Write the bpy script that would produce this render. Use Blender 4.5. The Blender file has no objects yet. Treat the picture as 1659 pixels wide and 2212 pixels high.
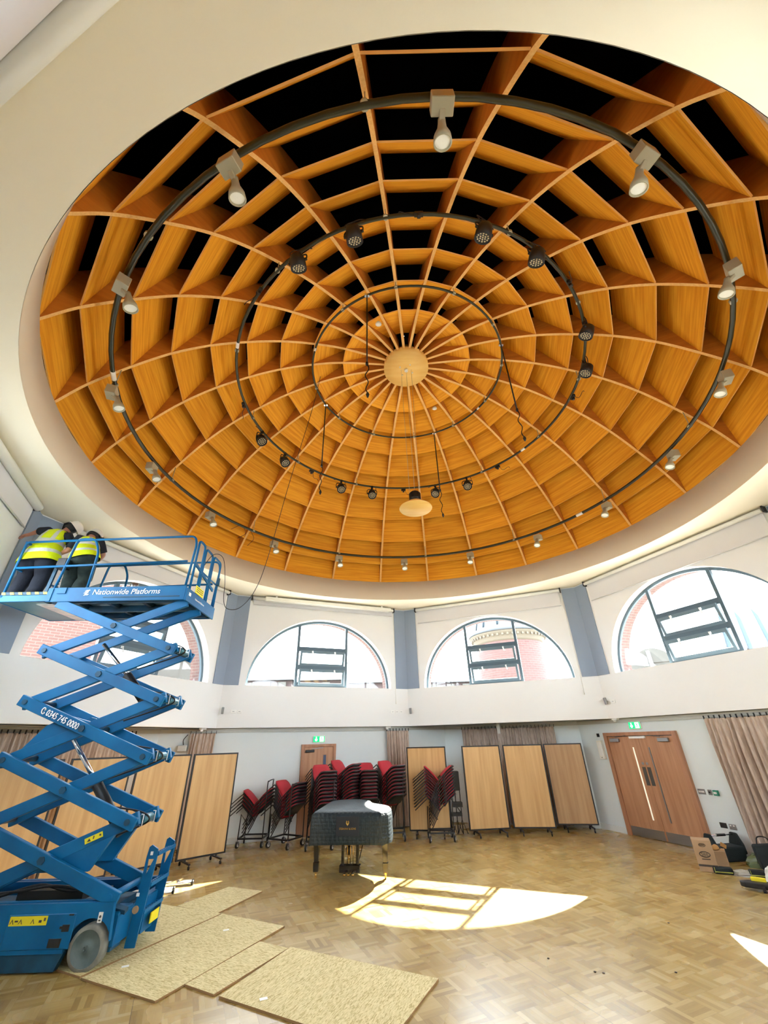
import bpy, math, random
from mathutils import Vector, Matrix, Euler
random.seed(7)
S = bpy.context.scene
COL = S.collection
R_ = math.radians
PI = math.pi

# ------------------------------------------------------------ camera, world, sun, exposure
cam_d = bpy.data.cameras.new('camera')
cam_d.sensor_fit = 'VERTICAL'; cam_d.sensor_height = 36.0
cam_d.lens = 872.5 / 2212 * 36.0
cam_d.clip_start = 0.05; cam_d.clip_end = 500
cam = bpy.data.objects.new('camera', cam_d); COL.objects.link(cam)
cam.matrix_world = Matrix.Translation((0, 0, 2.03)) @ Matrix.Rotation(R_(90 + 29.575), 4, 'X') @ Matrix.Rotation(R_(-1.38), 4, 'Z')
S.camera = cam
S.view_settings.view_transform = 'Standard'
S.view_settings.look = 'None'
S.view_settings.gamma = 1.0
S.view_settings.use_curve_mapping = False
S.view_settings.exposure = 2.12
w = bpy.data.worlds.new('sky'); S.world = w; w.use_nodes = True
bg = w.node_tree.nodes['Background']
bg.inputs[0].default_value = (0.84, 0.93, 1.0, 1); bg.inputs[1].default_value = 5.0
sd = bpy.data.lights.new('sun', 'SUN'); sd.energy = 19.0; sd.angle = R_(0.55); sd.color = (1.0, 0.93, 0.80)
sun = bpy.data.objects.new('sun', sd); COL.objects.link(sun)
SUNDIR = Vector((-2.18, -4.04, -3.50)).normalized()
sun.rotation_euler = SUNDIR.to_track_quat('-Z', 'Y').to_euler()

# ------------------------------------------------------------ materials
def nmat(name):
    m = bpy.data.materials.new(name); m.use_nodes = True
    return m, m.node_tree, m.node_tree.nodes['Principled BSDF']
def P(name, col, rough=0.6, metal=0.0, spec=0.5, coat=0.0, alpha=None, emit=None, es=0.0):
    m, t, b = nmat(name)
    b.inputs['Base Color'].default_value = (*col, 1); b.inputs['Roughness'].default_value = rough
    b.inputs['Metallic'].default_value = metal; b.inputs['Specular IOR Level'].default_value = spec
    b.inputs['Coat Weight'].default_value = coat
    if emit: b.inputs['Emission Color'].default_value = (*emit, 1); b.inputs['Emission Strength'].default_value = es
    return m
def noise_bump(m, scale=80, strength=0.1, dist=0.01):
    t = m.node_tree; b = t.nodes['Principled BSDF']
    tc = t.nodes.new('ShaderNodeTexCoord'); n = t.nodes.new('ShaderNodeTexNoise'); bp = t.nodes.new('ShaderNodeBump')
    n.inputs['Scale'].default_value = scale; bp.inputs['Strength'].default_value = strength; bp.inputs['Distance'].default_value = dist
    t.links.new(tc.outputs['Object'], n.inputs['Vector']); t.links.new(n.outputs['Fac'], bp.inputs['Height']); t.links.new(bp.outputs['Normal'], b.inputs['Normal'])
    return m
def varied(name, c1, c2, scale=3, rough=0.6, stretch=(1, 1, 1), detail=4, metal=0, coat=0, bump=0.0, ranges=(0.35, 0.65), perobj=0.0, coord='Object', spec=0.5):
    """noise mix of two colours in object space, optionally stretched (wood grain)"""
    m, t, b = nmat(name)
    tc = t.nodes.new('ShaderNodeTexCoord'); mp = t.nodes.new('ShaderNodeMapping'); n = t.nodes.new('ShaderNodeTexNoise'); cr = t.nodes.new('ShaderNodeValToRGB')
    mp.inputs['Scale'].default_value = stretch; n.inputs['Scale'].default_value = scale; n.inputs['Detail'].default_value = detail
    cr.color_ramp.elements[0].position = ranges[0]; cr.color_ramp.elements[1].position = ranges[1]
    cr.color_ramp.elements[0].color = (*c1, 1); cr.color_ramp.elements[1].color = (*c2, 1)
    t.links.new(tc.outputs[coord], mp.inputs['Vector'])
    b.inputs['Specular IOR Level'].default_value = spec
    src = mp.outputs['Vector']
    oi = t.nodes.new('ShaderNodeObjectInfo')
    add = t.nodes.new('ShaderNodeVectorMath'); add.operation = 'MULTIPLY_ADD'
    cmb = t.nodes.new('ShaderNodeCombineXYZ')
    for k in range(3): t.links.new(oi.outputs['Random'], cmb.inputs[k])
    add.inputs[1].default_value = (37, 37, 37)
    t.links.new(cmb.outputs[0], add.inputs[0]); t.links.new(src, add.inputs[2]); src = add.outputs[0]
    t.links.new(src, n.inputs['Vector']); t.links.new(n.outputs['Fac'], cr.inputs['Fac'])
    out = cr.outputs['Color']
    if perobj:
        hv = t.nodes.new('ShaderNodeHueSaturation'); mr = t.nodes.new('ShaderNodeMapRange')
        mr.inputs['To Min'].default_value = 1 - perobj; mr.inputs['To Max'].default_value = 1 + perobj
        t.links.new(oi.outputs['Random'], mr.inputs['Value']); t.links.new(mr.outputs[0], hv.inputs['Value']); t.links.new(out, hv.inputs['Color']); out = hv.outputs['Color']
    t.links.new(out, b.inputs['Base Color'])
    b.inputs['Roughness'].default_value = rough; b.inputs['Metallic'].default_value = metal; b.inputs['Coat Weight'].default_value = coat
    if bump:
        bp = t.nodes.new('ShaderNodeBump'); bp.inputs['Strength'].default_value = bump; bp.inputs['Distance'].default_value = 0.01
        t.links.new(n.outputs['Fac'], bp.inputs['Height']); t.links.new(bp.outputs['Normal'], b.inputs['Normal'])
    return m
def math_n(t, op, a, b=None, c=None):
    n = t.nodes.new('ShaderNodeMath'); n.operation = op
    for k, v in enumerate((a, b, c)):
        if v is None: continue
        if isinstance(v, (int, float)): n.inputs[k].default_value = v
        else: t.links.new(v, n.inputs[k])
    return n.outputs[0]
def parquet():
    m, t, b = nmat('parquet_floor')
    g = t.nodes.new('ShaderNodeNewGeometry'); mp = t.nodes.new('ShaderNodeMapping'); mp.inputs['Rotation'].default_value = (0, 0, R_(-24))
    t.links.new(g.outputs['Position'], mp.inputs['Vector'])
    sx = t.nodes.new('ShaderNodeSeparateXYZ'); t.links.new(mp.outputs[0], sx.inputs[0])
    T = 0.25
    x = math_n(t, 'DIVIDE', sx.outputs[0], T); y = math_n(t, 'DIVIDE', sx.outputs[1], T)
    ix = math_n(t, 'FLOOR', x); iy = math_n(t, 'FLOOR', y)
    fx = math_n(t, 'FRACT', x); fy = math_n(t, 'FRACT', y)
    par = math_n(t, 'MODULO', math_n(t, 'ADD', math_n(t, 'ADD', ix, iy), 1000), 2)      # 0 / 1
    def mix(a, c, f):
        return math_n(t, 'ADD', math_n(t, 'MULTIPLY', a, math_n(t, 'SUBTRACT', 1, f)), math_n(t, 'MULTIPLY', c, f))
    across = mix(fx, fy, par); along = mix(fy, fx, par)
    st = math_n(t, 'MULTIPLY', across, 5); si = math_n(t, 'FLOOR', st); sf = math_n(t, 'FRACT', st)
    cmb = t.nodes.new('ShaderNodeCombineXYZ')
    t.links.new(ix, cmb.inputs[0]); t.links.new(iy, cmb.inputs[1]); t.links.new(si, cmb.inputs[2])
    wn = t.nodes.new('ShaderNodeTexWhiteNoise'); wn.noise_dimensions = '3D'; t.links.new(cmb.outputs[0], wn.inputs['Vector'])
    c2 = t.nodes.new('ShaderNodeCombineXYZ'); t.links.new(ix, c2.inputs[0]); t.links.new(iy, c2.inputs[1])
    w2 = t.nodes.new('ShaderNodeTexWhiteNoise'); w2.noise_dimensions = '3D'; t.links.new(c2.outputs[0], w2.inputs['Vector'])
    # grain
    gc = t.nodes.new('ShaderNodeCombineXYZ'); t.links.new(math_n(t, 'MULTIPLY', across, 12), gc.inputs[0]); t.links.new(along, gc.inputs[1]); t.links.new(math_n(t, 'MULTIPLY', wn.outputs['Value'], 60), gc.inputs[2])
    gn = t.nodes.new('ShaderNodeTexNoise'); gn.inputs['Scale'].default_value = 2.2; gn.inputs['Detail'].default_value = 5; t.links.new(gc.outputs[0], gn.inputs['Vector'])
    v = math_n(t, 'ADD', math_n(t, 'MULTIPLY', wn.outputs['Value'], 0.50), math_n(t, 'MULTIPLY', w2.outputs['Value'], 0.22))
    v = math_n(t, 'ADD', v, math_n(t, 'MULTIPLY', gn.outputs['Fac'], 0.28))
    cr = t.nodes.new('ShaderNodeValToRGB'); e = cr.color_ramp.elements
    e[0].position = 0.08; e[0].color = (0.25, 0.150, 0.034, 1); e[1].position = 0.92; e[1].color = (0.53, 0.405, 0.175, 1)
    k = e.new(0.5); k.color = (0.40, 0.275, 0.085, 1)
    t.links.new(v, cr.inputs['Fac'])
    # dark joints between fingers, tiles and every 2.4 m panel
    j1 = math_n(t, 'LESS_THAN', sf, 0.04); j2 = math_n(t, 'LESS_THAN', math_n(t, 'MINIMUM', fx, fy), 0.012)
    pj = math_n(t, 'LESS_THAN', math_n(t, 'FRACT', math_n(t, 'DIVIDE', sx.outputs[0], 3.6)), 0.0018)
    j = math_n(t, 'MINIMUM', math_n(t, 'ADD', math_n(t, 'ADD', math_n(t, 'MULTIPLY', j1, 0.22), math_n(t, 'MULTIPLY', j2, 0.30)), math_n(t, 'MULTIPLY', pj, 0.8)), 0.85)
    mx = t.nodes.new('ShaderNodeMixRGB'); mx.inputs[2].default_value = (0.13, 0.08, 0.035, 1)
    t.links.new(j, mx.inputs[0]); t.links.new(cr.outputs[0], mx.inputs[1]); t.links.new(mx.outputs[0], b.inputs['Base Color'])
    n3 = t.nodes.new('ShaderNodeTexNoise'); n3.inputs['Scale'].default_value = 1.5; t.links.new(g.outputs['Position'], n3.inputs['Vector'])
    mr = t.nodes.new('ShaderNodeMapRange'); mr.inputs['To Min'].default_value = 0.20; mr.inputs['To Max'].default_value = 0.34; t.links.new(n3.outputs['Fac'], mr.inputs['Value'])
    t.links.new(mr.outputs[0], b.inputs['Roughness']); b.inputs['Specular IOR Level'].default_value = 0.5
    return m
def osb():
    m, t, b = nmat('strand_board')
    tc = t.nodes.new('ShaderNodeTexCoord'); out = None; oi = t.nodes.new('ShaderNodeObjectInfo')
    cr = t.nodes.new('ShaderNodeValToRGB'); e = cr.color_ramp.elements
    e[0].position = 0.1; e[0].color = (0.42, 0.33, 0.13, 1); e[1].position = 0.95; e[1].color = (0.72, 0.62, 0.34, 1); k = e.new(0.3); k.color = (0.57, 0.475, 0.225, 1)
    vals = []
    for i, (a, sc) in enumerate(((10, 34), (-32, 30), (62, 32))):
        mp = t.nodes.new('ShaderNodeMapping'); mp.inputs['Rotation'].default_value = (0, 0, R_(a)); mp.inputs['Scale'].default_value = (0.8, 4.0, 1); mp.inputs['Location'].default_value = (i * 3.3, i * 1.7, 0)
        v = t.nodes.new('ShaderNodeTexVoronoi'); v.inputs['Scale'].default_value = sc
        t.links.new(tc.outputs['Object'], mp.inputs['Vector']); t.links.new(mp.outputs[0], v.inputs['Vector'])
        s = t.nodes.new('ShaderNodeSeparateXYZ'); t.links.new(v.outputs['Color'], s.inputs[0]); vals.append((s.outputs[0], s.outputs[1]))
    f = math_n(t, 'GREATER_THAN', vals[1][1], 0.55); a = math_n(t, 'ADD', math_n(t, 'MULTIPLY', vals[0][0], math_n(t, 'SUBTRACT', 1, f)), math_n(t, 'MULTIPLY', vals[1][0], f))
    f = math_n(t, 'GREATER_THAN', vals[2][1], 0.66); a = math_n(t, 'ADD', math_n(t, 'MULTIPLY', a, math_n(t, 'SUBTRACT', 1, f)), math_n(t, 'MULTIPLY', vals[2][0], f))
    t.links.new(a, cr.inputs[0]); t.links.new(cr.outputs[0], b.inputs['Base Color']); b.inputs['Roughness'].default_value = 0.75
    return m
def brick(name, c1, c2, mortar, scale=1.0, axis='UV'):
    m, t, b = nmat(name)
    tc = t.nodes.new('ShaderNodeTexCoord'); br = t.nodes.new('ShaderNodeTexBrick')
    br.inputs['Color1'].default_value = (*c1, 1); br.inputs['Color2'].default_value = (*c2, 1); br.inputs['Mortar'].default_value = (*mortar, 1)
    br.inputs['Scale'].default_value = 1; br.inputs['Brick Width'].default_value = 0.225 * scale; br.inputs['Row Height'].default_value = 0.075 * scale; br.inputs['Mortar Size'].default_value = 0.008 * scale
    t.links.new(tc.outputs['UV'], br.inputs['Vector']); t.links.new(br.outputs['Color'], b.inputs['Base Color']); b.inputs['Roughness'].default_value = 0.9
    return m

M = {}
M['plaster'] = noise_bump(P('plaster_white', (0.83, 0.835, 0.825), 0.9), 60, 0.05)
M['plaster_low'] = noise_bump(P('plaster_pale_grey', (0.72, 0.775, 0.785), 0.9), 60, 0.05)
M['ceil'] = noise_bump(P('plaster_cream', (0.92, 0.84, 0.66), 0.9), 60, 0.04)
M['drum'] = noise_bump(P('plaster_beige', (0.84, 0.76, 0.60), 0.9), 60, 0.04)
M['blue'] = noise_bump(P('acoustic_panel_blue_grey', (0.27, 0.33, 0.42), 0.95), 200, 0.3)
M['fabric_blind'] = P('blind_fabric', (0.70, 0.69, 0.70), 0.9)
M['white'] = P('white_plastic', (0.85, 0.85, 0.82), 0.4)
M['offwhite'] = P('off_white_enamel', (0.82, 0.81, 0.74), 0.35)
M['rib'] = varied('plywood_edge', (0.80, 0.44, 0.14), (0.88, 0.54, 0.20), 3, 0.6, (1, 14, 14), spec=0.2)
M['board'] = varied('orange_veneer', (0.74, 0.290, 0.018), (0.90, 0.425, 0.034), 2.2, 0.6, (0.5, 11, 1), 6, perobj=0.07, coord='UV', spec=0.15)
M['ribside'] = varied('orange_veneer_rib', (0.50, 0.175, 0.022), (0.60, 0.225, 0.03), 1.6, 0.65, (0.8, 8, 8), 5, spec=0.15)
M['hub'] = varied('maple_disc', (0.88, 0.54, 0.14), (0.93, 0.63, 0.20), 2, 0.5, (1, 5, 1), 5)
M['void'] = P('black_void', (0.004, 0.004, 0.005), 1.0, spec=0.0)
M['pipe'] = P('grey_green_pipe', (0.045, 0.047, 0.030), 0.35, 0.5)
M['black'] = P('black_matte', (0.012, 0.012, 0.013), 0.5)
M['blackgloss'] = P('black_gloss', (0.008, 0.008, 0.009), 0.12, coat=0.5)
M['beige'] = P('beige_metal', (0.42, 0.39, 0.27), 0.45)
M['lens'] = P('lamp_glass', (0.90, 0.90, 0.82), 0.2)
M['led'] = P('led_lens', (0.75, 0.66, 0.42), 0.2)
M['floor'] = parquet()
M['osb'] = osb()
M['osb_edge'] = P('strand_board_edge', (0.30, 0.17, 0.07), 0.9)
M['lift'] = varied('lift_blue_paint', (0.000, 0.095, 0.25), (0.001, 0.135, 0.33), 2.2, 0.45, spec=0.3)
M['lift_dark'] = varied('lift_dark_blue', (0.003, 0.035, 0.07), (0.004, 0.075, 0.15), 5, 0.6)  # mottled darker blue for chassis, pins and underframe
M['lift_under'] = varied('lift_underside', (0.02, 0.13, 0.19), (0.09, 0.22, 0.26), 1.2, 0.35, metal=0.3)
M['sheet'] = varied('bare_sheet_metal', (0.30, 0.38, 0.38), (0.62, 0.60, 0.52), 3, 0.25, (1, 6, 1), metal=0.8)
M['chrome'] = P('chrome', (0.75, 0.75, 0.76), 0.15, 1.0)
M['yellow'] = P('warning_yellow', (0.85, 0.72, 0.02), 0.5)
M['lettering'] = P('white_lettering', (0.92, 0.93, 0.95), 0.5)
M['tyre'] = varied('grey_tyre', (0.17, 0.17, 0.15), (0.27, 0.26, 0.22), 9, 0.85, bump=0.4)
M['hubcap'] = varied('wheel_hub_grey', (0.08, 0.12, 0.12), (0.14, 0.18, 0.18), 8, 0.6)
M['red'] = noise_bump(P('red_upholstery', (0.42, 0.020, 0.034), 0.85), 300, 0.3)
M['chairblack'] = P('chair_black_shell', (0.016, 0.018, 0.020), 0.45)
M['steel_dark'] = P('dark_painted_steel', (0.02, 0.02, 0.022), 0.4, 0.3)
M['gold'] = P('brass', (0.80, 0.52, 0.16), 0.25, 1.0)
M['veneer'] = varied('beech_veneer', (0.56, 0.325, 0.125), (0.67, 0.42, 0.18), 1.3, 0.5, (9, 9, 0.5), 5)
M['veneer_shaded'] = varied('beech_veneer_shade', (0.47, 0.27, 0.12), (0.58, 0.36, 0.18), 1.3, 0.5, (9, 9, 0.5), 5)  # same beech in darker tones, shade put into the colour
M['door'] = varied('oak_door', (0.42, 0.20, 0.10), (0.52, 0.27, 0.145), 1.6, 0.45, (10, 10, 0.6), 5)
M['doorframe'] = varied('oak_door_frame', (0.36, 0.165, 0.085), (0.45, 0.22, 0.12), 1.6, 0.45, (10, 10, 0.6), 5)
M['steel'] = P('brushed_steel', (0.33, 0.33, 0.34), 0.35, 0.9)
M['plate'] = P('dull_bronze_plate', (0.10, 0.095, 0.085), 0.5, 0.5)
M['skirting'] = P('skirting_white', (0.72, 0.74, 0.72), 0.5)
M['rail'] = P('curtain_rail_grey', (0.50, 0.50, 0.46), 0.5)
M['curtain'] = varied('curtain_taupe', (0.46, 0.36, 0.295), (0.62, 0.51, 0.43), 30, 0.95, (1, 1, 0.2))
M['frame'] = P('window_frame_flare_tint', (0.075, 0.12, 0.15), 0.4)  # blue-grey cast of lens flare put into the frame colour
M['sash'] = P('sash_grey', (0.12, 0.18, 0.22), 0.4)
M['brickred'] = brick('brick_red', (0.115, 0.055, 0.046), (0.098, 0.046, 0.039), (0.13, 0.105, 0.09))
M['brickbig'] = brick('brick_tower', (0.085, 0.040, 0.036), (0.072, 0.033, 0.030), (0.085, 0.062, 0.056), 1.6)
M['slate'] = varied('slate_roof', (0.032, 0.040, 0.047), (0.042, 0.050, 0.057), 2, 0.6, (1, 1, 5))
M['far_brick'] = brick('brick_far', (0.050, 0.030, 0.028), (0.040, 0.026, 0.024), (0.05, 0.04, 0.04), 2)
M['far_roof'] = varied('far_slate', (0.034, 0.040, 0.045), (0.055, 0.058, 0.060), 1.5, 0.9, spec=0.0)
M['far_pale'] = P('far_render', (0.07, 0.068, 0.062), 0.9, spec=0.0)
M['stone'] = P('pale_stone', (0.095, 0.080, 0.058), 0.9)
M['zinc'] = P('zinc_roof', (0.030, 0.046, 0.058), 0.7, spec=0.1)
M['green'] = P('exit_sign_green', (0.0, 0.36, 0.09), 0.5, emit=(0.0, 0.50, 0.13), es=0.5)
M['signwhite'] = P('exit_sign_white', (0.9, 0.9, 0.9), 0.5, emit=(0.9, 1.0, 0.92), es=0.7)
M['skin'] = P('skin', (0.45, 0.20, 0.13), 0.55)
M['navy'] = noise_bump(P('navy_trousers', (0.003, 0.007, 0.018), 0.9), 40, 0.3)
M['tshirt'] = noise_bump(P('dark_tshirt', (0.010, 0.014, 0.026), 0.9), 40, 0.3)
M['combat'] = varied('camouflage_trousers', (0.010, 0.022, 0.022), (0.03, 0.05, 0.045), 7, 0.95)
M['hair'] = P('black_hair', (0.008, 0.008, 0.008), 0.7)
M['card'] = varied('cardboard', (0.42, 0.27, 0.15), (0.48, 0.32, 0.19), 3, 0.85)
M['ink'] = P('dark_print', (0.07, 0.055, 0.045), 0.8)
M['bag'] = noise_bump(P('dark_canvas', (0.010, 0.018, 0.022), 0.8), 60, 0.4)
M['tan'] = P('tan_leather', (0.55, 0.30, 0.10), 0.7)
M['greenpl'] = P('green_plastic_wrap', (0.14, 0.19, 0.10), 0.25)
M['lime'] = P('lime_trim', (0.50, 0.55, 0.10), 0.5)
M['paper'] = P('white_paper', (0.8, 0.8, 0.8), 0.7)
M['clear'] = None
def glass():
    m, t, b = nmat('window_glass')
    t.nodes.remove(b); out = t.nodes['Material Output']
    tr = t.nodes.new('ShaderNodeBsdfTransparent'); gl = t.nodes.new('ShaderNodeBsdfGlossy'); mx = t.nodes.new('ShaderNodeMixShader')
    tr.inputs[0].default_value = (0.97, 0.985, 0.985, 1); gl.inputs['Roughness'].default_value = 0.03; mx.inputs[0].default_value = 0.05
    t.links.new(tr.outputs[0], mx.inputs[1]); t.links.new(gl.outputs[0], mx.inputs[2]); t.links.new(mx.outputs[0], out.inputs[0])
    return m
M['glass'] = glass()
def quilt():
    m, t, b = nmat('quilted_cover')
    tc = t.nodes.new('ShaderNodeTexCoord'); s = t.nodes.new('ShaderNodeSeparateXYZ'); t.links.new(tc.outputs['Object'], s.inputs[0])
    a = math_n(t, 'SINE', math_n(t, 'MULTIPLY', math_n(t, 'ADD', s.outputs[0], s.outputs[1]), 42)); c = math_n(t, 'SINE', math_n(t, 'MULTIPLY', math_n(t, 'SUBTRACT', s.outputs[0], s.outputs[1]), 42))
    z = math_n(t, 'SINE', math_n(t, 'MULTIPLY', s.outputs[2], 62))
    h = math_n(t, 'ADD', math_n(t, 'ABSOLUTE', a), math_n(t, 'ABSOLUTE', c)); h = math_n(t, 'ADD', math_n(t, 'MULTIPLY', h, 0.5), math_n(t, 'MULTIPLY', math_n(t, 'ABSOLUTE', z), 0.4))
    n = t.nodes.new('ShaderNodeTexNoise'); n.inputs['Scale'].default_value = 25; t.links.new(tc.outputs['Object'], n.inputs['Vector'])
    h = math_n(t, 'ADD', h, math_n(t, 'MULTIPLY', n.outputs['Fac'], 1.2))
    bp = t.nodes.new('ShaderNodeBump'); bp.inputs['Strength'].default_value = 0.5; bp.inputs['Distance'].default_value = 0.015
    t.links.new(h, bp.inputs['Height']); t.links.new(bp.outputs[0], b.inputs['Normal'])
    b.inputs['Base Color'].default_value = (0.008, 0.018, 0.025, 1); b.inputs['Roughness'].default_value = 0.5; b.inputs['Specular IOR Level'].default_value = 0.35
    return m
M['cover'] = quilt()
def clearwrap():
    m, t, b = nmat('clear_plastic')
    b.inputs['Base Color'].default_value = (0.75, 0.78, 0.74, 1); b.inputs['Roughness'].default_value = 0.25; b.inputs['Alpha'].default_value = 0.45
    return m
M['clear'] = clearwrap()
def vest_mat():
    m, t, b = nmat('hi_vis_vest')
    tc = t.nodes.new('ShaderNodeTexCoord'); s = t.nodes.new('ShaderNodeSeparateXYZ'); t.links.new(tc.outputs['UV'], s.inputs[0])
    u, v = s.outputs[0], s.outputs[1]
    def band(x, c, w_): return math_n(t, 'LESS_THAN', math_n(t, 'ABSOLUTE', math_n(t, 'SUBTRACT', x, c)), w_)
    f = math_n(t, 'MAXIMUM', band(v, 0.30, 0.05), band(v, 0.56, 0.05))
    up = math_n(t, 'GREATER_THAN', v, 0.58)
    f = math_n(t, 'MAXIMUM', f, math_n(t, 'MULTIPLY', up, math_n(t, 'MAXIMUM', math_n(t, 'MAXIMUM', band(u, 0.17, 0.028), band(u, 0.33, 0.028)), math_n(t, 'MAXIMUM', band(u, 0.67, 0.028), band(u, 0.83, 0.028)))))
    mx = t.nodes.new('ShaderNodeMixRGB'); mx.inputs[1].default_value = (0.66, 0.80, 0.0, 1); mx.inputs[2].default_value = (0.55, 0.58, 0.55, 1)
    t.links.new(f, mx.inputs[0]); t.links.new(mx.outputs[0], b.inputs['Base Color']); b.inputs['Roughness'].default_value = 0.7
    n = t.nodes.new('ShaderNodeTexNoise'); n.inputs['Scale'].default_value = 12; t.links.new(tc.outputs['Object'], n.inputs['Vector'])
    bp = t.nodes.new('ShaderNodeBump'); bp.inputs['Strength'].default_value = 0.6; bp.inputs['Distance'].default_value = 0.03; t.links.new(n.outputs['Fac'], bp.inputs['Height']); t.links.new(bp.outputs[0], b.inputs['Normal'])
    return m
M['vest'] = vest_mat()

# ------------------------------------------------------------ helpers
def tag(o, label=None, cat=None, group=None, kind=None):
    if label: o['label'] = label
    if cat: o['category'] = cat
    if group: o['group'] = group
    if kind: o['kind'] = kind
    return o
def empty(name, loc=(0, 0, 0), rot=(0, 0, 0), label=None, cat=None, group=None, parent=None, kind=None):
    o = bpy.data.objects.new(name, None); COL.objects.link(o); o.empty_display_size = 0.1
    o.location = loc; o.rotation_euler = rot
    if parent: o.parent = parent
    return tag(o, label, cat, group, kind)
def rotm(rot): return Euler(rot).to_matrix().to_4x4()
class MB:
    def __init__(s): s.v = []; s.f = []; s.mi = []; s.uv = {}; s.sm = []
    def add(s, vs, fs, mi=0, mat=None, smooth=False, uvs=None):
        b = len(s.v)
        for p in vs:
            p = Vector(p); s.v.append(mat @ p if mat else p)
        for k, f in enumerate(fs):
            if uvs: s.uv[len(s.f)] = uvs[k]
            s.f.append([b + i for i in f]); s.mi.append(mi); s.sm.append(smooth)
        return s
    def box(s, c, d, rot=None, mi=0, mat=None):
        x, y, z = d[0] / 2, d[1] / 2, d[2] / 2
        T = Matrix.Translation(c) @ (rotm(rot) if rot else Matrix())
        if mat: T = mat @ T
        vs = [(i * x, j * y, k * z) for i in (-1, 1) for j in (-1, 1) for k in (-1, 1)]
        return s.add(vs, [(0, 1, 3, 2), (4, 6, 7, 5), (0, 4, 5, 1), (2, 3, 7, 6), (0, 2, 6, 4), (1, 5, 7, 3)], mi, T)
    def beam(s, a, b, w_, h, up=(0, 0, 1), mi=0):
        """box section from a to b; w_ sideways, h along up"""
        a, b = Vector(a), Vector(b); d = (b - a); L = d.length; d.normalize(); u = Vector(up)
        if abs(d.dot(u)) > 0.98: u = Vector((0, 1, 0))
        r = d.cross(u).normalized(); u = r.cross(d)
        T = Matrix((( *d, 0), (*r, 0), (*u, 0), (0, 0, 0, 1))).transposed(); T.translation = (a + b) / 2
        return s.box((0, 0, 0), (L, w_, h), None, mi, T)
    def tube(s, pts, r, n=8, closed=False, mi=0, caps=True):
        pts = [Vector(p) for p in pts]; m = len(pts); rings = []
        rr = r if isinstance(r, (list, tuple)) else [r] * m
        ref = None; b = len(s.v)
        for i, p in enumerate(pts):
            if closed: d = pts[(i + 1) % m] - pts[i - 1]
            else: d = pts[min(i + 1, m - 1)] - pts[max(i - 1, 0)]
            if d.length < 1e-9: d = Vector((0, 0, 1))
            d.normalize()
            if ref is None:
                ref = Vector((0, 0, 1)) if abs(d.z) < 0.9 else Vector((1, 0, 0))
            x = d.cross(ref)
            if x.length < 1e-4: ref = Vector((1, 0.3, 0)); x = d.cross(ref)
            x.normalize(); y = x.cross(d).normalized(); ref = y
            for k in range(n):
                a = 2 * PI * k / n; s.v.append(p + (x * math.cos(a) + y * math.sin(a)) * rr[i])
        segs = m if closed else m - 1
        for i in range(segs):
            j = (i + 1) % m
            for k in range(n):
                l = (k + 1) % n
                s.f.append([b + i * n + k, b + i * n + l, b + j * n + l, b + j * n + k]); s.mi.append(mi); s.sm.append(True)
        if caps and not closed:
            s.f.append([b + k for k in range(n)][::-1]); s.mi.append(mi); s.sm.append(False)
            s.f.append([b + (m - 1) * n + k for k in range(n)]); s.mi.append(mi); s.sm.append(False)
        return s
    def cyl(s, a, b, r, r2=None, n=16, mi=0):
        return s.tube([a, b], [r, r if r2 is None else r2], n, mi=mi)
    def lathe(s, prof, n=24, mat=None, mi=0, caps=True):
        b = len(s.v); m = len(prof)
        for (r, z) in prof:
            for k in range(n):
                a = 2 * PI * k / n; p = Vector((r * math.cos(a), r * math.sin(a), z)); s.v.append(mat @ p if mat else p)
        for i in range(m - 1):
            for k in range(n):
                l = (k + 1) % n
                s.f.append([b + i * n + k, b + i * n + l, b + (i + 1) * n + l, b + (i + 1) * n + k]); s.mi.append(mi); s.sm.append(True)
        if caps:
            s.f.append([b + k for k in range(n)][::-1]); s.mi.append(mi); s.sm.append(False)
            s.f.append([b + (m - 1) * n + k for k in range(n)]); s.mi.append(mi); s.sm.append(False)
        return s
    def prism(s, poly, z0, z1, mat=None, mi=0, mi_side=None):
        """polygon in xy extruded along z"""
        n = len(poly); vs = [(x, y, z0) for x, y in poly] + [(x, y, z1) for x, y in poly]
        s.add(vs, [list(range(n))[::-1], list(range(n, 2 * n))], mi, mat)
        b = len(s.v) - 2 * n
        for i in range(n):
            j = (i + 1) % n
            s.f.append([b + i, b + j, b + n + j, b + n + i]); s.mi.append(mi if mi_side is None else mi_side); s.sm.append(False)
        return s
    def build(s, name, mats, parent=None, bevel=0.0, loc=None, rot=None, label=None, cat=None, group=None, kind=None, seg=1):
        me = bpy.data.meshes.new(name); me.from_pydata([tuple(v) for v in s.v], [], s.f)
        if not isinstance(mats, (list, tuple)): mats = [mats]
        for m in mats: me.materials.append(m)
        for i, p in enumerate(me.polygons):
            p.material_index = s.mi[i]; p.use_smooth = s.sm[i]
        if s.uv:
            ul = me.uv_layers.new(name='UVMap')
            for i, p in enumerate(me.polygons):
                if i in s.uv:
                    for li, uvc in zip(p.loop_indices, s.uv[i]): ul.data[li].uv = uvc
        me.update()
        o = bpy.data.objects.new(name, me); COL.objects.link(o)
        if parent: o.parent = parent
        if loc: o.location = loc
        if rot: o.rotation_euler = rot
        if bevel:
            bv = o.modifiers.new('bevel', 'BEVEL'); bv.width = bevel; bv.segments = seg; bv.limit_method = 'ANGLE'
        return tag(o, label, cat, group, kind)
def arc(c, r, a0, a1, n, plane='xz'):
    o = []
    for i in range(n + 1):
        a = a0 + (a1 - a0) * i / n
        x, y = r * math.cos(a), r * math.sin(a)
        o.append((c[0] + x, c[1], c[2] + y) if plane == 'xz' else (c[0] + x, c[1] + y, c[2]))
    return o
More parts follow.
